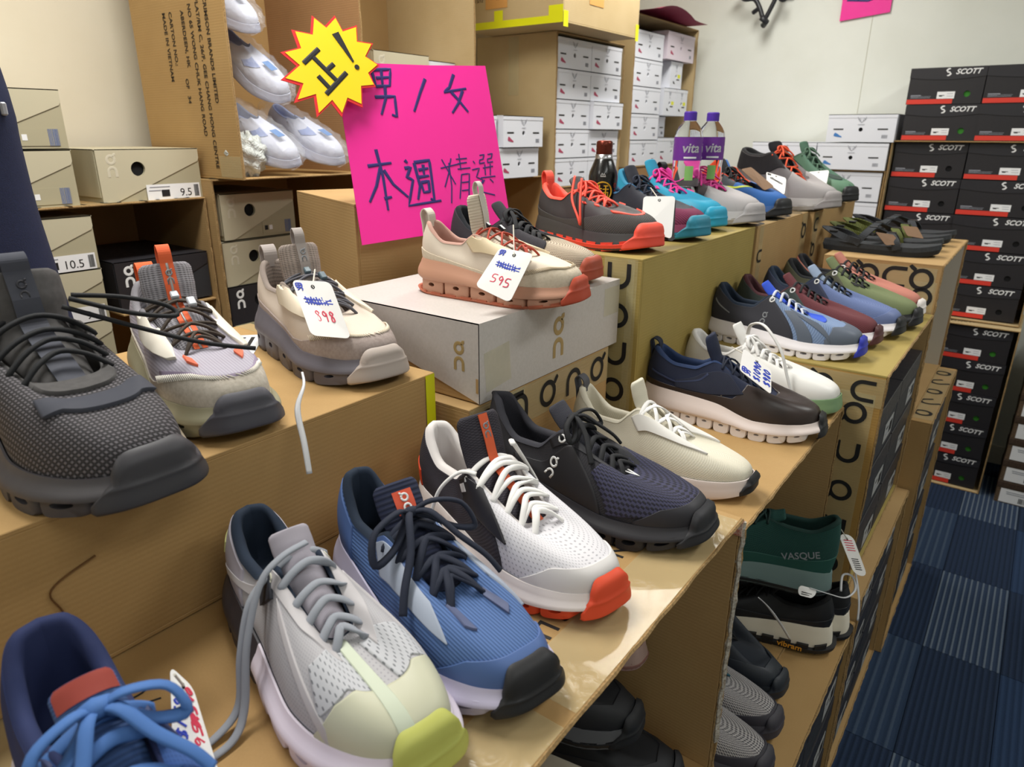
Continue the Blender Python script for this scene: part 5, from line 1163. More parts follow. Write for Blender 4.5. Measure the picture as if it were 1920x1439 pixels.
S = trail(rub('softshell_mid_grey', '#6f6b6c', .7), fab('mud_pale_grey', '#9d9898', 'knit', 80, '#928d8d', bump=.1), rub('lining_jet', '#19191c', .9), rub('lace_orange', '#d9532f', .7), rub('outsole_pale', '#a5a09c', .5), rub('mid_pale', '#a9a4a2', .5), tongue=rub('tongue_jet', '#1f1f23', .9), P=dict(hz=.50, dip=.44, tz=.47, tg=(.37, .56), heel=.14, cw=1.1, tongue_w=.095, tw=1.4), extra=both('collar_panel', rub('collar_jet', '#1d1c20', .85), .0, .66, poly((0, .50, .97), (.45, .50, .97), (.66, .62, .97)), .006)+toe('toe_cap', fab('cap_pale_grey', '#a29d9d', 'knit', 80, '#989393', bump=.1), .62, poly((.62, 0, .3), (.78, 0, .8), (1, 0, .92)), .007))
make_shoe('hiking_boot', 'pale grey mid hiking boot with black collar and orange laces', (-.492, 2.195), -20, .340, -.208, S)
S = trail(rub('cloth_sage_green', '#4a6a58', .8), rub('mud_green', '#5d8068', .55), rub('lining_green', '#33483d', .9), rub('lace_green', '#4f6a58', .8), r_black, rub('mid_sage', '#b9bfb0', .5), r_black, P=dict(hz=.50, dip=.42, tz=.47, tg=(.36, .58), vz=.26), extra=toe('vamp_panel', rub('panel_dark_green', '#2e3f38', .7), .86, poly((.86, .60, .95), (1, .62, .97)), .007))
make_shoe('hiking_boot', 'sage green hiking shoe with black toe, farthest on the raised row', (-.505, 2.475), -26, .325, -.208, S)
# on the low carton -----------------------------------------------------------------
S = trail(rub('softshell_jet', '#1b1c20', .6), rub('mud_jet', '#202126', .5), rub('lining_ink', '#121316', .9), black_l, r_black, soft_c, P=dict(hz=.40, dip=.30, heel=.18, mid=.15, fore=.13, podh=.075, lugh=.06, outw=.024), hi=1)
S['laces']['bow'] = 0
r_ = make_shoe('hiking_shoe', 'black hiking shoe with cream midsole and orange sole lettering', (-.452, 1.235), 192, .290, -.9695, S)
part('printed_text', text_mesh('vibram', .017, mat('print_orange', '#d9962c', .6, bump=0), .0003), r_[0], frame((.070, .0575, .019), (-1, .03, 0), (0, 0, 1)))
S2_ = dict(S); r2 = make_shoe('hiking_shoe', 'black hiking shoe with cream midsole standing behind its orange-lettered mate', (-.44, 1.350), 180, .290, -.9695, S2_)
S = trail(fab('mesh_bottle_green', '#1d4a43', 'mesh', 40, '#173c37', bump=.4), rub('mud_bottle', '#235249', .6), rub('lining_deep_green', '#12302b', .9), rub('lace_deep', '#16302c', .8), rub('outsole_dark', '#202326', .5), rub('mid_grey_green', '#6f8583', .5), P=dict(hz=.50, dip=.40, tz=.42, heel=.15, mid=.13), hi=1)
S['laces']['bow'] = 0
g_ = make_shoe('hiking_boot', 'bottle green hiking shoe stacked on the black hiking shoe', (-.492, 1.185), 199, .318, -.842, S, tilt=(0, -6))
part('printed_text', text_mesh('VASQUE', .018, logo_g, .0002), g_[0], frame((.070, .053, .092), (-1, .0, .35), (.35, -.25, 1)))
S = trail(rub('rubber_midnight', '#1c222c', .6), rub('mud_midnight', '#20262f', .5), rub('lining_midnight', '#14181e', .9), black_l, r_black, rub('mid_midnight', '#1d222a', .5), P=dict(hz=.62, dip=.56, tz=.58, tg=(.36, .66), cw=1.15), hi=0)
make_shoe('boot', 'midnight blue tall boot standing on the low carton', (-.205, 1.095), -4, .285, -.9695, S)
gm = fab('mesh_grey_open', '#b0acac', 'mesh', 30, '#5a585c', bump=.8)
for i, (x, y, lb) in enumerate(((-.185, 1.000, 'grey mesh shoe with charcoal toe, far one of the pair at the low carton'), (-.172, .906, 'grey mesh shoe with charcoal toe, near one of the pair at the low carton'))):
    S = trail(gm, rub('mud_coal', '#3a3840', .55), rub('lining_petrol', '#1d4a5a', .8), rub('lace_petrol', '#1a5266', .7), r_black, rub('mid_coal', '#4a4850', .5)); S['laces']['bow'] = .7
    S['patches'] = toe('toe_rim', rub('mud_coal', '#3a3840', .55), .55, poly((.55, 0, .08), (.8, .0, .20), (1, 0, .28)), .008)
    make_shoe('hiking_shoe', lb, (x, y), -3, .280, -.9695, S)
# inside the long carton under the table -----------------------------------------------------------------
S = trail(rub('softshell_coal', '#1d1e22', .7), rub('mud_coal2', '#222328', .6), rub('lining_coal', '#131418', .9), black_l, r_black, soft_c, P=dict(heel=.18, mid=.16, fore=.15, podh=.05)); S['laces']['bow'] = 0
make_shoe('hiking_shoe', 'black shoe with thick cream midsole inside the long carton, at right', (-.262, .765), 18, .300, -.928, S)
make_shoe('hiking_shoe', 'black shoe with thick cream midsole inside the long carton, at left', (-.275, .575), 12, .300, -.928, S)
S = trail(rub('softshell_coal3', '#17181b', .7), rub('mud_coal3', '#1c1d21', .6), rub('lining_coal3', '#101114', .9), black_l, r_black, fab('mid_grey_glitter', '#4d4e52', 'mesh', 60, '#77787c'), P=dict(hz=.5, dip=.42, tz=.46)); S['laces']['bow'] = 0
make_shoe('boot', 'black padded boot lying on top of the cream-soled shoes', (-.31, .705), 8, .290, -.806, S)
pk = rub('leather_blush', '#8a625a', .7)
for i, (x, y, lb) in enumerate(((-.60, .755, 'blush pink shoe, heel outward, right one under the table top'), (-.59, .455, 'blush pink shoe, heel outward, left one under the table top'))):
    S = trail(pk, pk, rub('lining_blush2', '#7a5048', .9), pk, pk, rub('mid_blush', '#a58a80', .6), P=dict(hz=.34)); S['laces']['bow'] = 0
    make_shoe('sneaker', lb, (x, y), 180, .270, -.72 if i == 0 else -.80, S)
# bottom left corner of the photograph -----------------------------------------------------------------
cl_b = fab('mesh_cornflower', '#3d5f9e', 'perf', 70, '#2c4778', bump=.3); cl_n = rub('collar_navy', '#222c54', .85); cl_l = rub('lace_cornflower', '#466fae', .75)
S = dict(upper=cl_b, lining=cl_n, sole=rub('midsole_pale', '#c9c6d2', .5), tongue=fab('tongue_blue', '#3a5688', 'rib', 60, '#2f4873'), tongue_logo=(rub('tongue_red', '#8e3a30', .8), .90, .92, .09, None), P=dict(hz=.40, tz=.36, heel=.14, podh=.06, pods=8, tg=(.33, .42), w=1.08, cw=1.15),
  patches=both('quarter_panel', cl_n, .0, .50, poly((0, .2, .97), (.50, .5, .97)), .005)+both('eyelet_plate', rub('plate_navy', '#27335c', .6), .50, .60, poly((.50, .55, .96), (.60, .60, .96)), .009)+both('side_panel', rub('film_lilac_blue', '#7f86b4', .5), .56, .76, poly((.56, .2, .66), (.76, .1, .5)), .007),
  laces=dict(m=cl_l, r=.015, flat=.4, n=5, t=(.56, .90), lift=.025, bow=.9, eyelets=rub('eyelet_steel', '#8a8c92', .35), ne=1))
make_shoe('sneaker', 'cornflower blue sneaker with navy collar cut off by the lower left corner', (-.228, .100), -6, .335, -.485, S)
# ------------------------------------------------------------------ signs
PINKM = mat('pink_card', '#e81f92', .5, bump=.1); BLUE_MK = mat('marker_navy', '#2a1f66', .5, bump=0); YEL_C = mat('burst_yellow', '#f0cf12', .5, bump=.05); RED_C = mat('burst_red', '#d8292c', .5, bump=0)
SIGN_INK =  [[(0.0783,0.3153),(0.1155,0.3188),(0.1086,0.2873)],[(0.0783,0.3153),(0.0812,0.2862)],[(0.0841,0.301),(0.1119,0.3039)],[(0.0971,0.3179),(0.0944,0.2867)],[(0.081,0.2856),(0.1087,0.2879)],[(0.0754,0.2659),(0.1144,0.2684),(0.1115,0.2307),(0.1023,0.2345)],[(0.0987,0.2869),(0.0958,0.2639),(0.0819,0.2341)],[(0.1832,0.3037),(0.1673,0.2761),(0.1485,0.2413)],[(0.2451,0.314),(0.2314,0.2886),(0.218,0.2795),(0.2672,0.2871)],[(0.2336,0.28),(0.2461,0.2648),(0.263,0.2416)],[(0.2584,0.2826),(0.2446,0.2579),(0.2284,0.2395)],[(0.0583,0.1705),(0.0628,0.1199),(0.0612,0.0594)],[(0.0371,0.1406),(0.0839,0.1457)],[(0.0601,0.1363),(0.0469,0.1041),(0.0287,0.0756)],[(0.0664,0.1329),(0.0803,0.1063),(0.1056,0.0815)],[(0.0578,0.0808),(0.073,0.0835)],[(0.1111,0.1502),(0.1158,0.1451)],[(0.1081,0.1353),(0.1203,0.1367),(0.1095,0.1186),(0.121,0.1133),(0.1035,0.0656),(0.1721,0.0725)],[(0.1292,0.1449),(0.1332,0.1012),(0.1245,0.0763)],[(0.1293,0.1456),(0.1614,0.1494),(0.1607,0.1274),(0.1579,0.0732),(0.1505,0.0769)],[(0.1356,0.1314),(0.1565,0.1343)],[(0.1468,0.1412),(0.1456,0.1227)],[(0.1329,0.118),(0.1555,0.1201)],[(0.1364,0.1078),(0.1527,0.11),(0.1513,0.0904),(0.1389,0.0892),(0.1364,0.1078)],[(0.188,0.1507),(0.2089,0.1021)],[(0.2082,0.1522),(0.1991,0.1299)],[(0.1827,0.1337),(0.2247,0.1415)],[(0.2019,0.1437),(0.1997,0.0989),(0.1931,0.0664)],[(0.201,0.1299),(0.1849,0.0977)],[(0.2267,0.1606),(0.2254,0.1294)],[(0.2187,0.1503),(0.2426,0.1517)],[(0.2208,0.1416),(0.2409,0.1437)],[(0.2187,0.1312),(0.2467,0.1331)],[(0.2252,0.1207),(0.2129,0.0742)],[(0.2252,0.1207),(0.2424,0.122),(0.2324,0.0734)],[(0.2231,0.1051),(0.2392,0.1063)],[(0.22,0.0895),(0.236,0.0907)],[(0.2554,0.1463),(0.2583,0.1409)],[(0.2498,0.1288),(0.2665,0.132),(0.2569,0.1146),(0.2698,0.1089),(0.2591,0.0863),(0.2921,0.0779)],[(0.2716,0.1566),(0.2821,0.1582),(0.2782,0.1494),(0.2706,0.1478),(0.2683,0.1408),(0.2808,0.1423)],[(0.2902,0.1581),(0.3009,0.1598),(0.297,0.151),(0.2884,0.1493),(0.2869,0.1422),(0.2996,0.1438)],[(0.2746,0.1318),(0.2978,0.1349)],[(0.2801,0.1388),(0.2777,0.1176)],[(0.2927,0.1403),(0.2887,0.1173)],[(0.2665,0.1126),(0.2999,0.1152)],[(0.2739,0.1088),(0.2684,0.1019)],[(0.2865,0.1102),(0.2932,0.1029)]]
BURST_INK= [[(-0.0504,0.3129),(-0.019,0.3396)],[(-0.0318,0.3247),(0.002,0.2861)],[(-0.0103,0.3042),(0.003,0.3148)],[(-0.0292,0.2924),(-0.0131,0.2723)],[(-0.0208,0.2611),(0.0232,0.3008)]]
BURST= [(-0.0199,0.3976),(0.0002,0.3813),(0.0215,0.4014),(0.031,0.3766),(0.0594,0.3873),(0.0555,0.3591),(0.0842,0.3566),(0.0667,0.3318),(0.089,0.3172),(0.0664,0.3002),(0.074,0.2779),(0.0471,0.2746),(0.0414,0.2397),(0.0158,0.2513),(-0.0002,0.2221),(-0.0148,0.246),(-0.0448,0.2209),(-0.0435,0.2561),(-0.0795,0.2447),(-0.0631,0.2748),(-0.0944,0.283),(-0.0632,0.3079),(-0.0865,0.3299),(-0.055,0.3394),(-0.0603,0.37),(-0.0282,0.3661)]
EXCL=[(.0098,.3668),(.0222,.3721),(.0411,.3213),(.0379,.3193)]
EXDOT=(.0445,.3114)
a_ = math.radians(-21); ta = math.radians(20); SH_ = Vector((math.cos(a_), math.sin(a_), 0)); SR = Vector((-math.sin(a_), math.cos(a_), 0))
SN = SH_*math.cos(ta)+Vector((0, 0, math.sin(ta))); SU = -SH_*math.sin(ta)+Vector((0, 0, math.cos(ta)))       # the card leans back over the carton's edge
SE = Matrix((SN, SR, SU)).transposed().to_euler()
t = thing('paper_sign', 'bright pink handwritten card sign leaning on the askew kraft carton', 'sign', (-.966, .844, -.189)); t.rotation_euler = SE
def bend(u, v):   # the card bows a little at its upper corners (local +x is out of the sign)
    return .004*math.sin(max(0, v)*5)+.006*max(0, u-.2)/.12*max(0, v)/.3
def sgn(u, v, o=0.0): return (bend(u, v)+o, u, v)
cor = [(.0, .0), (.3187, .0223), (.3183, .333), (.0104, .3264)]
mb = MB(); n = 14; G0 = np.zeros((n, n, 3)); G1 = np.zeros((n, n, 3))
for i in range(n):
    for j in range(n):
        a, b = i/(n-1), j/(n-1)
        u = (1-a)*(1-b)*cor[0][0]+a*(1-b)*cor[1][0]+a*b*cor[2][0]+(1-a)*b*cor[3][0]; v = (1-a)*(1-b)*cor[0][1]+a*(1-b)*cor[1][1]+a*b*cor[2][1]+(1-a)*b*cor[3][1]
        G0[i, j] = sgn(u, v); G1[i, j] = sgn(u, v, -.0012)
mb.grid(G0); mb.grid(G1, flip=True); mb.obj('card', PINKM, t, True)
bold = set(range(0, 24))
mb = MB()
for k, st in enumerate(SIGN_INK):
    r = .0034 if k < 24 else .0013
    P = np.array([sgn(u, v, .0006) for u, v in st]); P2 = []
    for i in range(len(P)-1):
        for q in range(4): P2.append(P[i]+(P[i+1]-P[i])*q/4)
    P2.append(P[-1]); rr = r*(1-.35*np.linspace(0, 1, len(P2))) if k < 24 else r
    mb.tube(np.array(P2), rr, 6, .18, up=(1, 0, 0))
mb.obj('handwriting', BLUE_MK, t)
t = thing('star_burst_sign', 'yellow star burst card with red edge on the pink sign corner', 'sign', tuple(Vector((-.966, .844, -.189))+SN*.02)); t.rotation_euler = SE
YZ = Matrix(((0, 0, 1, 0), (1, 0, 0, 0), (0, 1, 0, 0), (0, 0, 0, 1)))   # local (u, v, out) to (out, u, v)
def star(pts, z0, z1, sc=1.0):
    c = np.mean(pts, 0); P = c+(np.array(pts)-c)*sc; n = len(P); mb = MB()
    v = [(c[0], c[1], z1)]+[(p[0], p[1], z1) for p in P]+[(p[0], p[1], z0) for p in P]
    f = [(0, 1+i, 1+(i+1) % n) for i in range(n)]+[(1+i, 1+n+i, 1+n+(i+1) % n, 1+(i+1) % n) for i in range(n)]
    mb.add(v, f); return mb.xf(YZ)
star(BURST, -.0016, 0).obj('red_backing', RED_C, t); star([(u+.0018, v+.0012) for u, v in BURST], 0, .0008, .93).obj('yellow_face', YEL_C, t)
mb = MB()
for st in BURST_INK: mb.tube([(u, v, .0012) for u, v in st], .0042, 6, .15)
mb.prism([EXCL[0], EXCL[3], EXCL[2], EXCL[1]], .0009, .0016); mb.lathe([(.0045, .0008), (.0045, .0016)], 14, (EXDOT[0], EXDOT[1], 0)); mb.xf(YZ); mb.obj('handwriting', INK, t)
t = thing('paper_sign', 'bright pink paper sign at the top of the far wall', 'sign', (-1.05, 3.790, .50)); mb = MB(); mb.box(.110, .318, -.001, .001, .0, .22); 
v = mb.v[0]; v[:, 2] += (v[:, 0]-.11)*.10; mb.obj('card', PINKM, t)
strokes_mb([[(.13, .085), (.22, .075), (.30, .10)], [(.15, .12), (.18, .08)], [(.25, .13), (.26, .09)]], .005, frame((0, -.0016, 0), (1, 0, 0), (0, 0, 1)), .2).obj('handwriting', BLUE_MK, t)
# ------------------------------------------------------------------ black wall bracket
MET = mat('black_metal', '#26272b', .4, bump=.1)
t = thing('wall_bracket', 'black branching metal bracket at the top of the far wall', 'bracket', (-1.27, 3.70, .50))
mb = MB()
for P in ([(.01, .0, .02), (.03, .0, .06), (.055, .0, .12), (.075, .0, .20)], [(.0, .0, .03), (-.02, .0, .075), (-.05, .0, .115), (-.10, .0, .12), (-.13, .0, .155)], [(.055, .0, .12), (.085, .0, .10), (.10, .0, .105)], [(-.02, 0, .075), (-.055, .02, .06)]): mb.tube(smoothpath(P, 5), .011, 8)
mb.obj('arm', MET, t, True)
mb = MB(); mb.tube([(.0, -.02, .03), (.02, .0, .012), (.0, .02, .0)], .014, 8); mb.obj('hook', MET, t, True)
mb = MB(); mb.box(.04, .11, .07, .098, .12, .24, .003); mb.tube([(.075, .0, .20), (.075, .08, .20)], .012, 8); mb.obj('wall_plate', MET, t)
mb = MB(); mb.box(-.15, -.115, -.02, .02, .14, .165, .004); mb.obj('rubber_pad', mat('pad_rubber', '#2f2f33', .8), t)
# ------------------------------------------------------------------ bottles
GL = mat('clear_plastic', '#f4f7f8', .05, bump=0, trans=1.0, spec=.5); PUR = mat('purple_print', '#6b2f8f', .4, bump=0); CAPP = mat('purple_cap', '#4f2ea0', .4, bump=.05); GRN = mat('green_patch', '#8cc06a', .5, bump=0)
MATS['clear_plastic'].node_tree.nodes['Principled BSDF'].inputs['IOR'].default_value = 1.08
WATER = mat('water', '#eef4f4', .0, bump=0, trans=1.0); WATER.node_tree.nodes['Principled BSDF'].inputs['IOR'].default_value = 1.2
prof = [(.020, .0), (.0315, .003), (.033, .012), (.032, .03), (.0335, .045), (.0325, .06), (.0335, .075), (.0325, .09), (.0325, .105), (.0335, .12), (.0325, .135), (.0335, .147), (.0335, .205), (.0315, .214), (.025, .226), (.017, .236), (.0135, .240), (.0135, .246)]
for i, (x, y) in enumerate(((-.668, 1.668), (-.648, 1.758))):
    t = thing('water_bottle', ('clear water bottle with purple cap and label, left of the two', 'clear water bottle with purple cap and label, right of the two')[i], 'bottle', (x-.05, y, -.208), .0, 'water bottles with purple labels')
    MB().lathe(prof, 28).obj('bottle_body', GL, t, True)
    MB().lathe([(.0150, .240), (.0152, .243), (.0152, .258), (.013, .2605)], 24).obj('cap', CAPP, t, True, 40)
    MB().lathe([(.0341, .150), (.0341, .203)], 28, cap=False).obj('label_band', PUR, t, True)
    for an in (-.95, .6, 2.2):
        me = text_mesh('vita', .030, WP, .0006, .15); o = part('printed_text', me.copy(), t); 
        for vv in o.data.vertices:
            th = an+vv.co.x/.0346; z = .178+vv.co.y; vv.co = (.0347*math.cos(th), .0347*math.sin(th), z)
        MB().grid(np.array([[(.0346*math.cos(an-.45+.9*k/8), .0346*math.sin(an-.45+.9*k/8), zz) for zz in (.155, .159)] for k in range(9)])).obj('print_line', WP, t)
        MB().grid(np.array([[(.0342*math.cos(an-.3+.6*k/8), .0342*math.sin(an-.3+.6*k/8), zz) for zz in (.105, .138)] for k in range(9)])).obj('print_patch', GRN, t) if an < 0 else None
    MB().lathe([(.0, .004), (.030, .006), (.0305, .09), (.0, .09)], 24, cap=False).obj('water', WATER, t, True)
CANB = mat('can_black', '#151414', .25, bump=.05, coat=.3); STEEL = mat('can_steel', '#b9b9bb', .3, metal=1.0, bump=.05); CUP = mat('cap_bronze', '#6b3226', .3, metal=.8, bump=.05); GOLDP = mat('gold_print', '#d9a62a', .4, bump=0)
t = thing('coffee_can', 'black bottle-shaped can with gold round print and bronze cap', 'can', (-.815, 1.435, -.208))
MB().lathe([(.028, .0), (.033, .003), (.033, .120), (.031, .130), (.022, .152), (.019, .158)], 30).obj('can_body', CANB, t, True)
MB().lathe([(.0195, .155), (.0195, .166), (.0165, .167)], 26, cap=False).obj('neck', STEEL, t, True)
MB().lathe([(.0170, .165), (.0185, .168), (.0180, .173), (.0185, .176), (.0180, .180), (.0185, .184), (.0180, .192), (.016, .1945)], 26).obj('cap', CUP, t, True, 40)
MB().lathe([(.0165, .1945), (.012, .1955)], 22).obj('cap_top', mat('cap_red', '#b5503c', .4, bump=0), t, True)
def oncyl(strokes, an, z0, sc, r=.0332, w=.0012):
    mb = MB()
    for st in strokes: mb.tube([((r+.0003)*math.cos(an+x*sc/r), (r+.0003)*math.sin(an+x*sc/r), z0+y*sc) for x, y in st], w, 5, .3, up=(math.cos(an), math.sin(an), 0))
    return mb
an = -1.05
oncyl([arc(0, 0, .5, 0, 360, 26)], an, .088, .040, w=.0016).obj('round_print', GOLDP, t)
oncyl([[(-.3, .15), (-.05, .15)], [(-.18, .35), (-.18, -.35)], [(-.18, .1), (-.32, -.12)], [(.05, .3), (.3, .3)], [(.0, .12), (.34, .12)], [(.17, .3), (.17, -.35)], [(.05, -.05), (.3, -.05), (.3, -.28), (.05, -.28), (.05, -.05)]], an, .088, .040, w=.0014).obj('print_mark', GOLDP, t)
oncyl([[(-.3, 0), (-.15, .3), (0, 0), (.1, .25), (.25, 0)], [(-.35, -.1), (.3, -.1)]], an, .122, .018, w=.0007).obj('print_mark', WP, t)
oncyl([[(0, .5), (.2, .5), (.2, .2), (0, .2), (0, .5)], [(.0, 0), (.2, 0)], [(.1, .1), (.1, -.3)], [(-.02, -.4), (.22, -.4)]], an+.85, .09, .03, w=.0008).obj('print_mark', RED, t)
# ------------------------------------------------------------------ price tags
CARDW = mat('tag_card', '#e8e6e4', .5, bump=.05); CARDB = mat('tag_brown', '#7b5f47', .7, bump=.1); CARDC = mat('tag_cream', '#d6c6b0', .6, bump=.1); STR = mat('tag_string', '#c9c4b8', .7); STRB = mat('tag_string_black', '#1b1b1d', .6)
def tag(label, q, writing=(), m=CARDW, string=None, hole=True, name='price_tag', rc=.09, wr=.0009, bend_=.0):
    """a card with rounded corners spanned by four points: top left, top right, bottom right, bottom left"""
    q = np.array(q, float); c = q.mean(0); t = thing(name, label, 'tag', tuple(c)); Q = q-c
    e1 = Q[1]-Q[0]; e2 = Q[3]-Q[0]; nrm = np.cross(e2, e1); nrm /= np.linalg.norm(nrm); w, h = np.linalg.norm(e1), np.linalg.norm(e2)
    def P(a, b, o=0.0): return (1-a)*(1-b)*Q[0]+a*(1-b)*Q[1]+a*b*Q[2]+(1-a)*b*Q[3]+nrm*(o+bend_*math.sin(b*PI))
    ra, rb = rc*h/w if w < h else rc, rc if w < h else rc*w/h
    ring = []
    for (cx, cy, a0) in ((1-ra, rb, -90), (1-ra, 1-rb, 0), (ra, 1-rb, 90), (ra, rb, 180)):
        for k in range(5): an = math.radians(a0+k*22.5); ring.append((cx+ra*math.cos(an), cy+rb*math.sin(an)))
    n = len(ring); mb = MB(); V = [P(.5, .5, .0005)]+[P(a, b, .0005) for a, b in ring]+[P(a, b, -.0005) for a, b in ring]+[P(.5, .5, -.0005)]
    F = [(0, 1+(i+1) % n, 1+i) for i in range(n)]+[(2*n+1, 1+n+i, 1+n+(i+1) % n) for i in range(n)]+[(1+i, 1+(i+1) % n, 1+n+(i+1) % n, 1+n+i) for i in range(n)]
    mb.add(V, F); mb.obj('card', m, t)
    for col, sts in writing:
        mb = MB()
        for st in sts: mb.tube(smoothpath([P(a, b, .0007) for a, b in st], 3) if len(st) > 2 else [P(a, b, .0007) for a, b in st], wr, 5, .3, up=nrm)
        mb.obj('handwriting', col, t)
    if hole: mb = MB(); mb.tube([P(.5+.04*math.cos(k), .11+.03*math.sin(k), .0006) for k in np.linspace(0, 6.28, 10)], .0007, 4); mb.obj('string_hole', INK, t)
    if string: mb = MB(); mb.tube(smoothpath([P(.5, .11, .001)]+[np.array(s)-c for s in string], 5), .0011, 5); mb.obj('string', STR if m is not CARDW or True else STRB, t)
    return t
MAN = [[(0, 0), (1, 0), (1, .5), (0, .5), (0, 0)], [(.5, 0), (.5, .5)], [(0, .25), (1, .25)], [(0, .65), (1, .65), (.9, 1)], [(.5, .5), (.4, .8), (0, 1)]]
def put(sts, x, y, w, h): return [[(x+a*w, y+b*h) for a, b in s] for s in sts]
DIG = {'$': [[(.9, .2), (.2, .15), (.1, .4), (.8, .6), (.8, .85), (.1, .9)], [(.5, 0), (.5, 1)]], '1': [[(.5, 0), (.45, 1)]], '5': [[(.9, 0), (.2, .05), (.15, .45), (.8, .5), (.8, .9), (.1, 1)]], '9': [[(.8, .3), (.4, .0), (.15, .3), (.5, .5), (.8, .2), (.75, 1)]], '0': [[(.5, 0), (.1, .5), (.5, 1), (.9, .5), (.5, 0)]], '8': [[(.8, .2), (.4, 0), (.2, .25), (.7, .6), (.7, .95), (.3, .95), (.3, .6), (.8, .2)]]}
def num(s, x, y, w, h, gap=.25):
    out = []
    for i, ch in enumerate(s): out += put(DIG[ch], x+i*w*(1+gap), y, w, h)
    return out
def rot90(sts): return [[(b, 1-a) for a, b in s] for s in sts]      # writing that runs up the long side
SCRIB = [[(.2+.07*k, .30+.02*(k % 2)), (.24+.07*k, .44)] for k in range(8)]+[[(.15, .34), (.85, .36)], [(.16, .40), (.86, .41)], [(.2, .32), (.5, .43), (.85, .33)]]
tag('white price tag with scribbled blue and red writing on the beige sneaker', [(-.790, .563, -.186), (-.737, .585, -.186), (-.676, .562, -.248), (-.720, .534, -.245)], [(BLUE_INK, put(MAN, .07, .06, .14, .13)+SCRIB), (RED_INK, num('898', .30, .55, .14, .18))], string=[(-.80, .61, -.18)])
tag('white price tag with scribbled writing on the terracotta-soled sneaker', [(-.631, .815, -.158), (-.584, .835, -.165), (-.581, .773, -.226), (-.632, .758, -.206)], [(BLUE_INK, put(MAN, .08, .05, .13, .12)+SCRIB), (RED_INK, num('595', .25, .60, .15, .18))], string=[(-.64, .86, -.13)])
tag('white price tag beside the cornflower blue sneaker at lower left', [(-.500, .200, -.415), (-.482, .207, -.432), (-.420, .188, -.472), (-.452, .170, -.455)], [(BLUE_INK, rot90(put(MAN, .06, .10, .14, .28)+num('$1590', .26, .10, .09, .30))), (RED_INK, rot90(num('595', .10, .58, .12, .26)+put(MAN, .50, .60, .10, .24)+num('590', .64, .58, .08, .26)))], string=[(-.47, .19, -.40)])
tag('beige card tag seen edge-on beside the big black sneaker', [(-.750, .330, -.268), (-.750, .346, -.281), (-.628, .322, -.322), (-.612, .300, -.305)], m=CARDC, string=[(-.77, .31, -.25)])
tag('small white tag on the cream knit sneaker', [(-.560, .945, -.420), (-.509, .972, -.440), (-.500, .948, -.455), (-.553, .920, -.424)], [(INK, num('598', .4, .3, .10, .4))])
tag('white price tag with blue writing hanging on the navy sneaker', [(-.372, 1.178, -.352), (-.318, 1.172, -.380), (-.304, 1.140, -.412), (-.364, 1.145, -.382)], [(BLUE_INK, rot90(put(MAN, .10, .08, .16, .26)+num('$1090', .12, .42, .12, .22)+num('$980', .22, .74, .13, .22)))], string=[(-.40, 1.20, -.36)], wr=.0012)
tag('dark card tag behind the white tag of the plum trail shoe', [(-.628, 1.277, -.118), (-.589, 1.331, -.119), (-.557, 1.266, -.194), (-.599, 1.220, -.174)], m=mat('tag_dark', '#2a2426', .5, bump=.05), hole=False)
tag('blank white price tag hung over the ink and plum trail shoe', [(-.628, 1.267, -.113), (-.587, 1.323, -.114), (-.559, 1.258, -.188), (-.601, 1.212, -.166)], string=[(-.64, 1.32, -.10)])
tag('brown card tag across the slate and blue trail shoe', [(-.673, 1.925, -.086), (-.673, 2.005, -.083), (-.585, 1.943, -.128), (-.597, 1.903, -.136)], m=CARDB, hole=False)
tag('pale brown tag behind the pink laces', [(-.749, 1.917, -.097), (-.717, 1.938, -.102), (-.713, 1.933, -.122), (-.741, 1.914, -.116)], m=mat('tag_pink_brown', '#b09284', .7), hole=False)
tag('white price tag with crossed-out writing on the grey hiking boot', [(-.656, 2.088, -.098), (-.592, 2.068, -.112), (-.578, 2.022, -.154), (-.643, 2.062, -.125)], [(INK, [[(.2, .35), (.85, .42)], [(.2, .42), (.85, .48)], [(.3, .3), (.7, .5)]]+put(MAN, .08, .08, .15, .16))])
tag('blank white price tag on the sage green hiking shoe', [(-.630, 2.430, -.110), (-.578, 2.475, -.104), (-.562, 2.395, -.160), (-.620, 2.390, -.134)])
tag('white washable label strip hanging from the bottle green hiking shoe', [(-.190, 1.318, -.728), (-.167, 1.333, -.730), (-.125, 1.312, -.796), (-.146, 1.297, -.792)], [(RED_INK, [[(.2, .15+.06*k), (.8, .15+.06*k)] for k in range(5)]), (INK, [[(.25, .6+.05*k), (.75, .6+.05*k)] for k in range(6)])], string=[(-.19, 1.30, -.70)], rc=.15)
tag('small white tag on the black hiking shoe with cream midsole', [(-.222, 1.200, -.792), (-.193, 1.228, -.807), (-.196, 1.208, -.816), (-.220, 1.193, -.809)], [(INK, [[(.2, .6), (.8, .6)], [(.2, .8), (.7, .8)]])], rc=.2, hole=False)
tag('cream card tag on the table between the blue and the white-black sneakers', [(-.520, .498, -.440), (-.492, .535, -.452), (-.441, .514, -.477), (-.466, .500, -.459)], m=CARDC, hole=False, rc=.04)
tag('brown folded tag on the nearest black sandal', [(-.350, 2.10, -.243), (-.310, 2.128, -.250), (-.286, 2.120, -.272), (-.318, 2.095, -.275)], m=CARDB, hole=False)
tag('brown tag on the second black sandal', [(-.309, 2.24, -.237), (-.274, 2.265, -.240), (-.250, 2.243, -.268), (-.288, 2.219, -.261)], m=CARDB, hole=False)
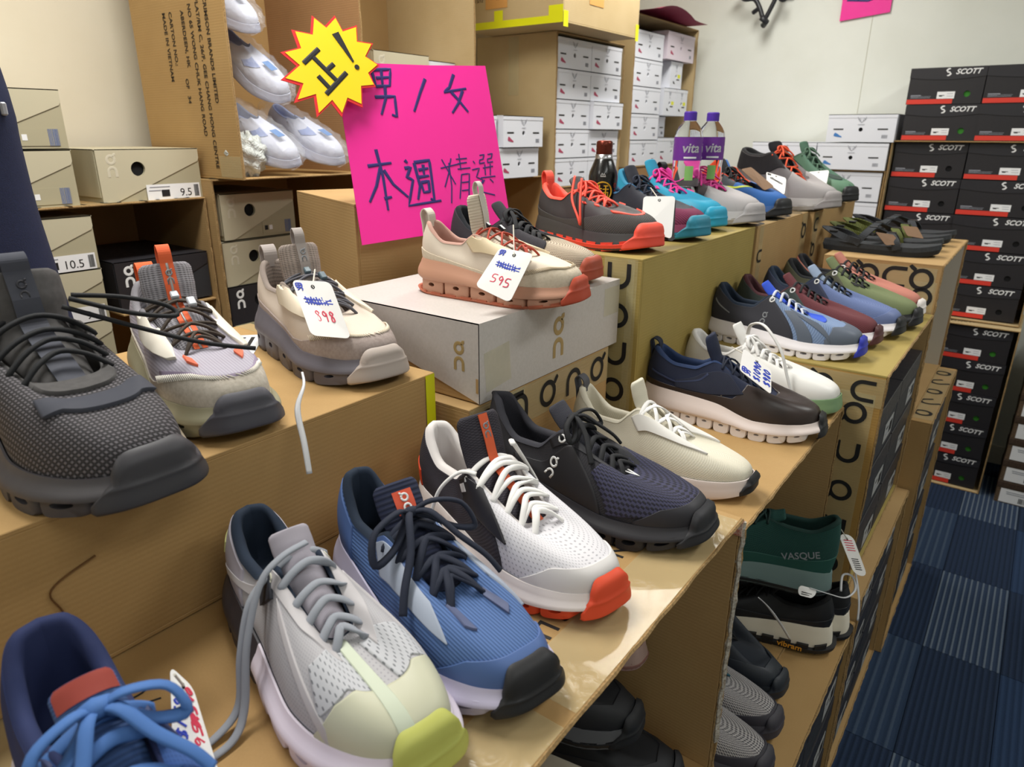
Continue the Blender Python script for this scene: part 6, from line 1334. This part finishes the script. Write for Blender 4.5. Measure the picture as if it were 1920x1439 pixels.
def strap_tie(label, pts, r=.0035, fl=.3):
    pts = np.array(pts, float); c = pts.mean(0); t = thing('tag_loop', label, 'tag loop', tuple(c)); mb = MB(); rr = np.interp(np.linspace(0, 1, (len(pts)-1)*6+1), [0, .25, .5, 1], [r*.4, r*.5, r, r*.9]); mb.tube(smoothpath(pts-c, 6), rr, 6, fl); mb.obj('loop_strip', mat('loop_plastic', '#cfcfd2', .3, bump=.05), t, True); return t
strap_tie('white plastic tag loop hanging from the lavender grey sneaker toe', [(-.652, .466, -.262), (-.632, .452, -.270), (-.620, .432, -.290), (-.600, .422, -.322), (-.585, .414, -.352)])
strap_tie('long white plastic tie hanging below the bottle green shoe', [(-.160, 1.318, -.77), (-.145, 1.312, -.80), (-.130, 1.305, -.85), (-.125, 1.30, -.89)])
strap_tie('white looped plastic tie around the black hiking shoe', [(-.205, 1.215, -.80), (-.175, 1.24, -.815), (-.150, 1.27, -.83), (-.140, 1.30, -.825), (-.150, 1.31, -.805), (-.165, 1.295, -.80), (-.16, 1.27, -.82)], .0025, .8)
strap_tie('white plastic tie between the torn edge and the cream midsole', [(-.225, .93, -.66), (-.225, 1.0, -.72), (-.22, 1.08, -.80), (-.215, 1.16, -.885)], .0025, .8)
# ------------------------------------------------------------------ strap sandals
FOOT = mat('sandal_footbed', '#2c2f33', .7, 'noise', 4, '#25282c', .3); SOLE_S = rub('sandal_outsole', '#1d1f22', .7); STRP = fab('sandal_strap', '#26282c', 'twill', 90, '#34373c'); OLV = fab('sandal_olive', '#5d6428', 'twill', 60, '#3a3f20'); BUCK = rub('sandal_buckle', '#191a1c', .35)
def sandal(label, tx, ty, ang, z, L, olive):
    a = math.radians(ang); t = thing('sandal', label, 'sandal', (tx-L*math.cos(a), ty-L*math.sin(a), z), a, 'strap sandals'); K = Skin(dict(SHOE, w=.96)); Sc = Matrix.Scale(L, 4)
    sv = np.linspace(0, 1, 60, endpoint=False); x, y, o = K.outline(sv); O = np.stack([x, y], -1)
    def slabm(z0, z1, nm, m, f0=1.0, f1=1.0):
        mb = MB(); zb = .035*np.clip((x-.75)/.25, 0, 1)**2; c = np.array([.5, 0]); n = len(O)
        lo = np.concatenate([c+(O-c)*f0, (z0+zb)[:, None]], 1); hi = np.concatenate([c+(O-c)*f1, (z1+zb+.012*np.clip(1-x/.25, 0, 1))[:, None]], 1)
        mb.add(np.concatenate([lo, hi]), [(i, (i+1) % n, n+(i+1) % n, n+i) for i in range(n)]+[tuple(range(n))[::-1], tuple(range(n, 2*n))]); mb.xf(Sc); mb.obj(nm, m, t)
    slabm(0, .045, 'outsole', SOLE_S, .97, 1.0); slabm(.045, .085, 'footbed', FOOT, 1.0, .98)
    def strap(P, w, m, nm='strap'):
        P = smoothpath(P, 6); T = np.gradient(P, axis=0); T /= np.linalg.norm(T, axis=1)[:, None]; X = np.array([1.0, 0, 0]); W_ = X-T*(T@X)[:, None]; W_ /= np.linalg.norm(W_, axis=1)[:, None]; Nn = np.cross(T, W_)
        G = np.stack([P+W_*a*w+Nn*b for a, b in ((-1, 0), (1, 0), (1, .012), (-1, .012))], 1); mb = MB(); mb.grid(G, close_v=True, uv=np.stack([np.broadcast_to(np.array([0, w*2, w*2, 0]), G.shape[:2]), np.broadcast_to(np.linspace(0, .5, len(P))[:, None], G.shape[:2])], -1)); mb.xf(Sc); mb.obj(nm, m, t)
    strap([(.62, .155, .06), (.60, .16, .11), (.58, .09, .16), (.57, 0, .175), (.60, -.09, .16), (.64, -.16, .12), (.66, -.165, .06)], .035, olive or STRP)
    strap([(.60, .155, .10), (.50, .13, .165), (.44, .06, .205), (.42, 0, .215), (.40, -.07, .20), (.36, -.12, .155), (.30, -.13, .08)], .032, STRP)
    strap([(.30, .125, .08), (.20, .13, .135), (.06, .09, .185), (.0, .0, .20), (.06, -.09, .185), (.20, -.13, .135), (.34, -.13, .10)], .030, olive or STRP, 'heel_strap')
    for (bx, by, bz) in ((.42, .02, .222), (.58, .03, .180), (.10, -.10, .18)):
        mb = MB(); mb.box(bx-.035, bx+.035, by-.03, by+.03, bz-.008, bz+.014, .005); mb.xf(Sc); mb.obj('buckle', BUCK, t)
for i, (tx, ty, an, ol, lb) in enumerate(((-.195, 2.165, 2, None, 'black strap sandal with plain straps, nearest one'), (-.205, 2.285, 0, OLV, 'black strap sandal with olive straps, second from the near end'), (-.20, 2.405, -4, OLV, 'black strap sandal with olive straps, third from the near end'), (-.20, 2.525, -6, None, 'black strap sandal with plain straps, farthest one'))):
    sandal(lb, tx, ty, an, -.305, .295, ol)
# ------------------------------------------------------------------ navy garment at the left edge
NAVY = mat('navy_cloth', '#1a2244', .85, 'cloth', 1, '#141b38', .5)
t = thing('navy_garment', 'navy blue garment with slanted pocket hanging at the left edge', 'garment', (-1.275, .20, -1.475))
nz, na = 60, 64; zs = np.linspace(0.0, 2.05, nz); an = np.linspace(0, 2*PI, na, endpoint=False); G_ = np.zeros((nz, na, 3))
for i, z in enumerate(zs):
    zr = z-1.475
    w = float(np.interp(zr, [-1.475, -.35, -.10, .04, .12, .40, .58], [.30, .268, .244, .238, .229, .195, .17])); d = .125+.02*math.sin(z*3)
    fold = .010*np.sin(3*an+z*2.2)+.006*np.sin(7*an-z*4)+.012*np.exp(-((zr-.03)/.03)**2)*np.cos(an)
    G_[i, :, 0] = np.sign(np.cos(an))*np.abs(np.cos(an))**.8*(d+fold); G_[i, :, 1] = np.sin(an)*(w+fold*.6); G_[i, :, 2] = z
mb = MB(); mb.grid(G_, close_v=True); mb.f.append(tuple(range((nz-1)*na, nz*na))[::-1]); mb.obj('cloth', NAVY, t, True)
def onc(y, zr, o=.004):
    z = zr+1.475; i = min(nz-1, max(0, int(round(z/2.05*(nz-1))))); r = G_[i]; c = r[(r[:, 0] > 0)]; j = np.argmin(np.abs(c[:, 1]-y)); return np.array([c[j, 0]+o, y, z])
NAVD = mat('navy_seam', '#10163a', .85, bump=.1)
for nm, P in (('waist_seam', [(-.2, .05), (0, .045), (.12, .043), (.20, .06)]), ('pocket_welt', [(.05, .03), (.10, -.05), (.15, -.16), (.165, -.24)]), ('pocket_edge', [(.165, -.24), (.14, -.275), (.10, -.28), (.06, -.27)]), ('fold_line', [(-.05, -.20), (.03, -.22), (.05, -.30), (.055, -.42)])):
    mb = MB(); mb.tube(smoothpath([onc(y, z) for y, z in P], 6), .0045, 6, .6); mb.obj(nm, NAVD, t, True)
mb = MB(); mb.box(-.004, .006, -.004, .004, -.009, .009, .002); o = mb.obj('zip_pull', rub('zip_grey', '#9a9ca4', .3), t); o.location = onc(.212, .03, .004)
# ------------------------------------------------------------------ bagged clogs in the tall brown carton
CLOG = mat('clog_white', '#b9bdce', .5, bump=.1); CLOGB = mat('clog_blue', '#7f8db8', .6, bump=.1); BAG = mat('plastic_bag', '#eef1f6', .12, 'crinkle', 1.4, bump=.9, alpha=.16, coat=.5); BLU = rub('bag_sticker_blue', '#2f6cab', .4)
def clog(label, loc, rz, ry, L=.26, rx=0.0):
    S = dict(upper=CLOG, lining=CLOGB, sole=CLOG, P=dict(hz=.28, dip=.24, tz=.26, vx=.46, vz=.30, tx=.30, heel=.10, podh=.02, pods=0, toe_h=.17, pad=.6, w=1.05), hi=0, cat='clog',
       patches=both('vent_band', CLOGB, .60, .84, poly((.60, .35, .5), (.84, .5, .7)), .006))
    r = make_shoe('plastic_clog', label, (0, 0), 0, L, 0, S, 'plastic clogs wrapped in clear bags')[0]
    r.location = (loc[0], loc[1], loc[2]+H); r.rotation_euler = (math.radians(rx), math.radians(ry), math.radians(rz))
    n, k = 22, 26; u = np.linspace(-.14, 1.10, n); a = np.linspace(0, 2*PI, k, endpoint=False); B = np.zeros((n, k, 3))
    for i, x in enumerate(u):
        e = max(.02, 1-((x-.48)/.63)**4)**.5; wob = .012*np.sin(a*5+i*1.7)+.010*np.sin(a*9-i*2.3)
        B[i, :, 0] = x; B[i, :, 1] = np.cos(a)*(.215*e+wob); B[i, :, 2] = .15+np.sin(a)*(.175*e+wob)+.03*(1-x)
    mb = MB(); mb.grid(B, close_v=True); mb.xf(Matrix.Scale(L, 4)); mb.obj('plastic_bag', BAG, r, True)
    mb = MB(); mb.box(.70, .84, -.05, .03, .30, .304); mb.xf(Matrix.Scale(L, 4)); mb.obj('bag_sticker', BLU, r)
    return r
clog('bagged white clog lying lowest, toe at the mouth of the brown carton', (-1.80, 1.135, .018), 6, 26, .25, 12)
clog('bagged white clog lying lowest at right in the brown carton', (-1.80, 1.262, .016), 12, 25, .25, 8)
clog('bagged blue-lined clog lying across the two lowest ones in the brown carton', (-1.845, 1.150, .215), 14, 36, .25, 16)
clog('bagged clog at the top of the pile in the brown carton, farthest back', (-1.87, 1.105, .345), 10, 30, .24, 10)
t = thing('crumpled_bag', 'crumpled clear plastic bag at the mouth of the brown carton', 'plastic bag', (-1.625, 1.066, -.103))
import mathutils
bm_ = []
mb = MB(); n = 18; th = np.linspace(.05, PI-.05, n); ph = np.linspace(0, 2*PI, 24, endpoint=False); B = np.zeros((n, 24, 3))
for i, a in enumerate(th):
    for j, p in enumerate(ph):
        r = .046*(1+.16*math.sin(5*p+3*a)+.12*math.sin(9*a-4*p)); B[i, j] = (r*math.sin(a)*math.cos(p)*.8, r*math.sin(a)*math.sin(p), .050+r*1.05*math.cos(a))
mb.grid(B, close_v=True); mb.obj('bag', mat('bag_frosted', '#d5dad6', .2, 'crinkle', 1.6, bump=.9, alpha=.75, coat=.5), t, True)
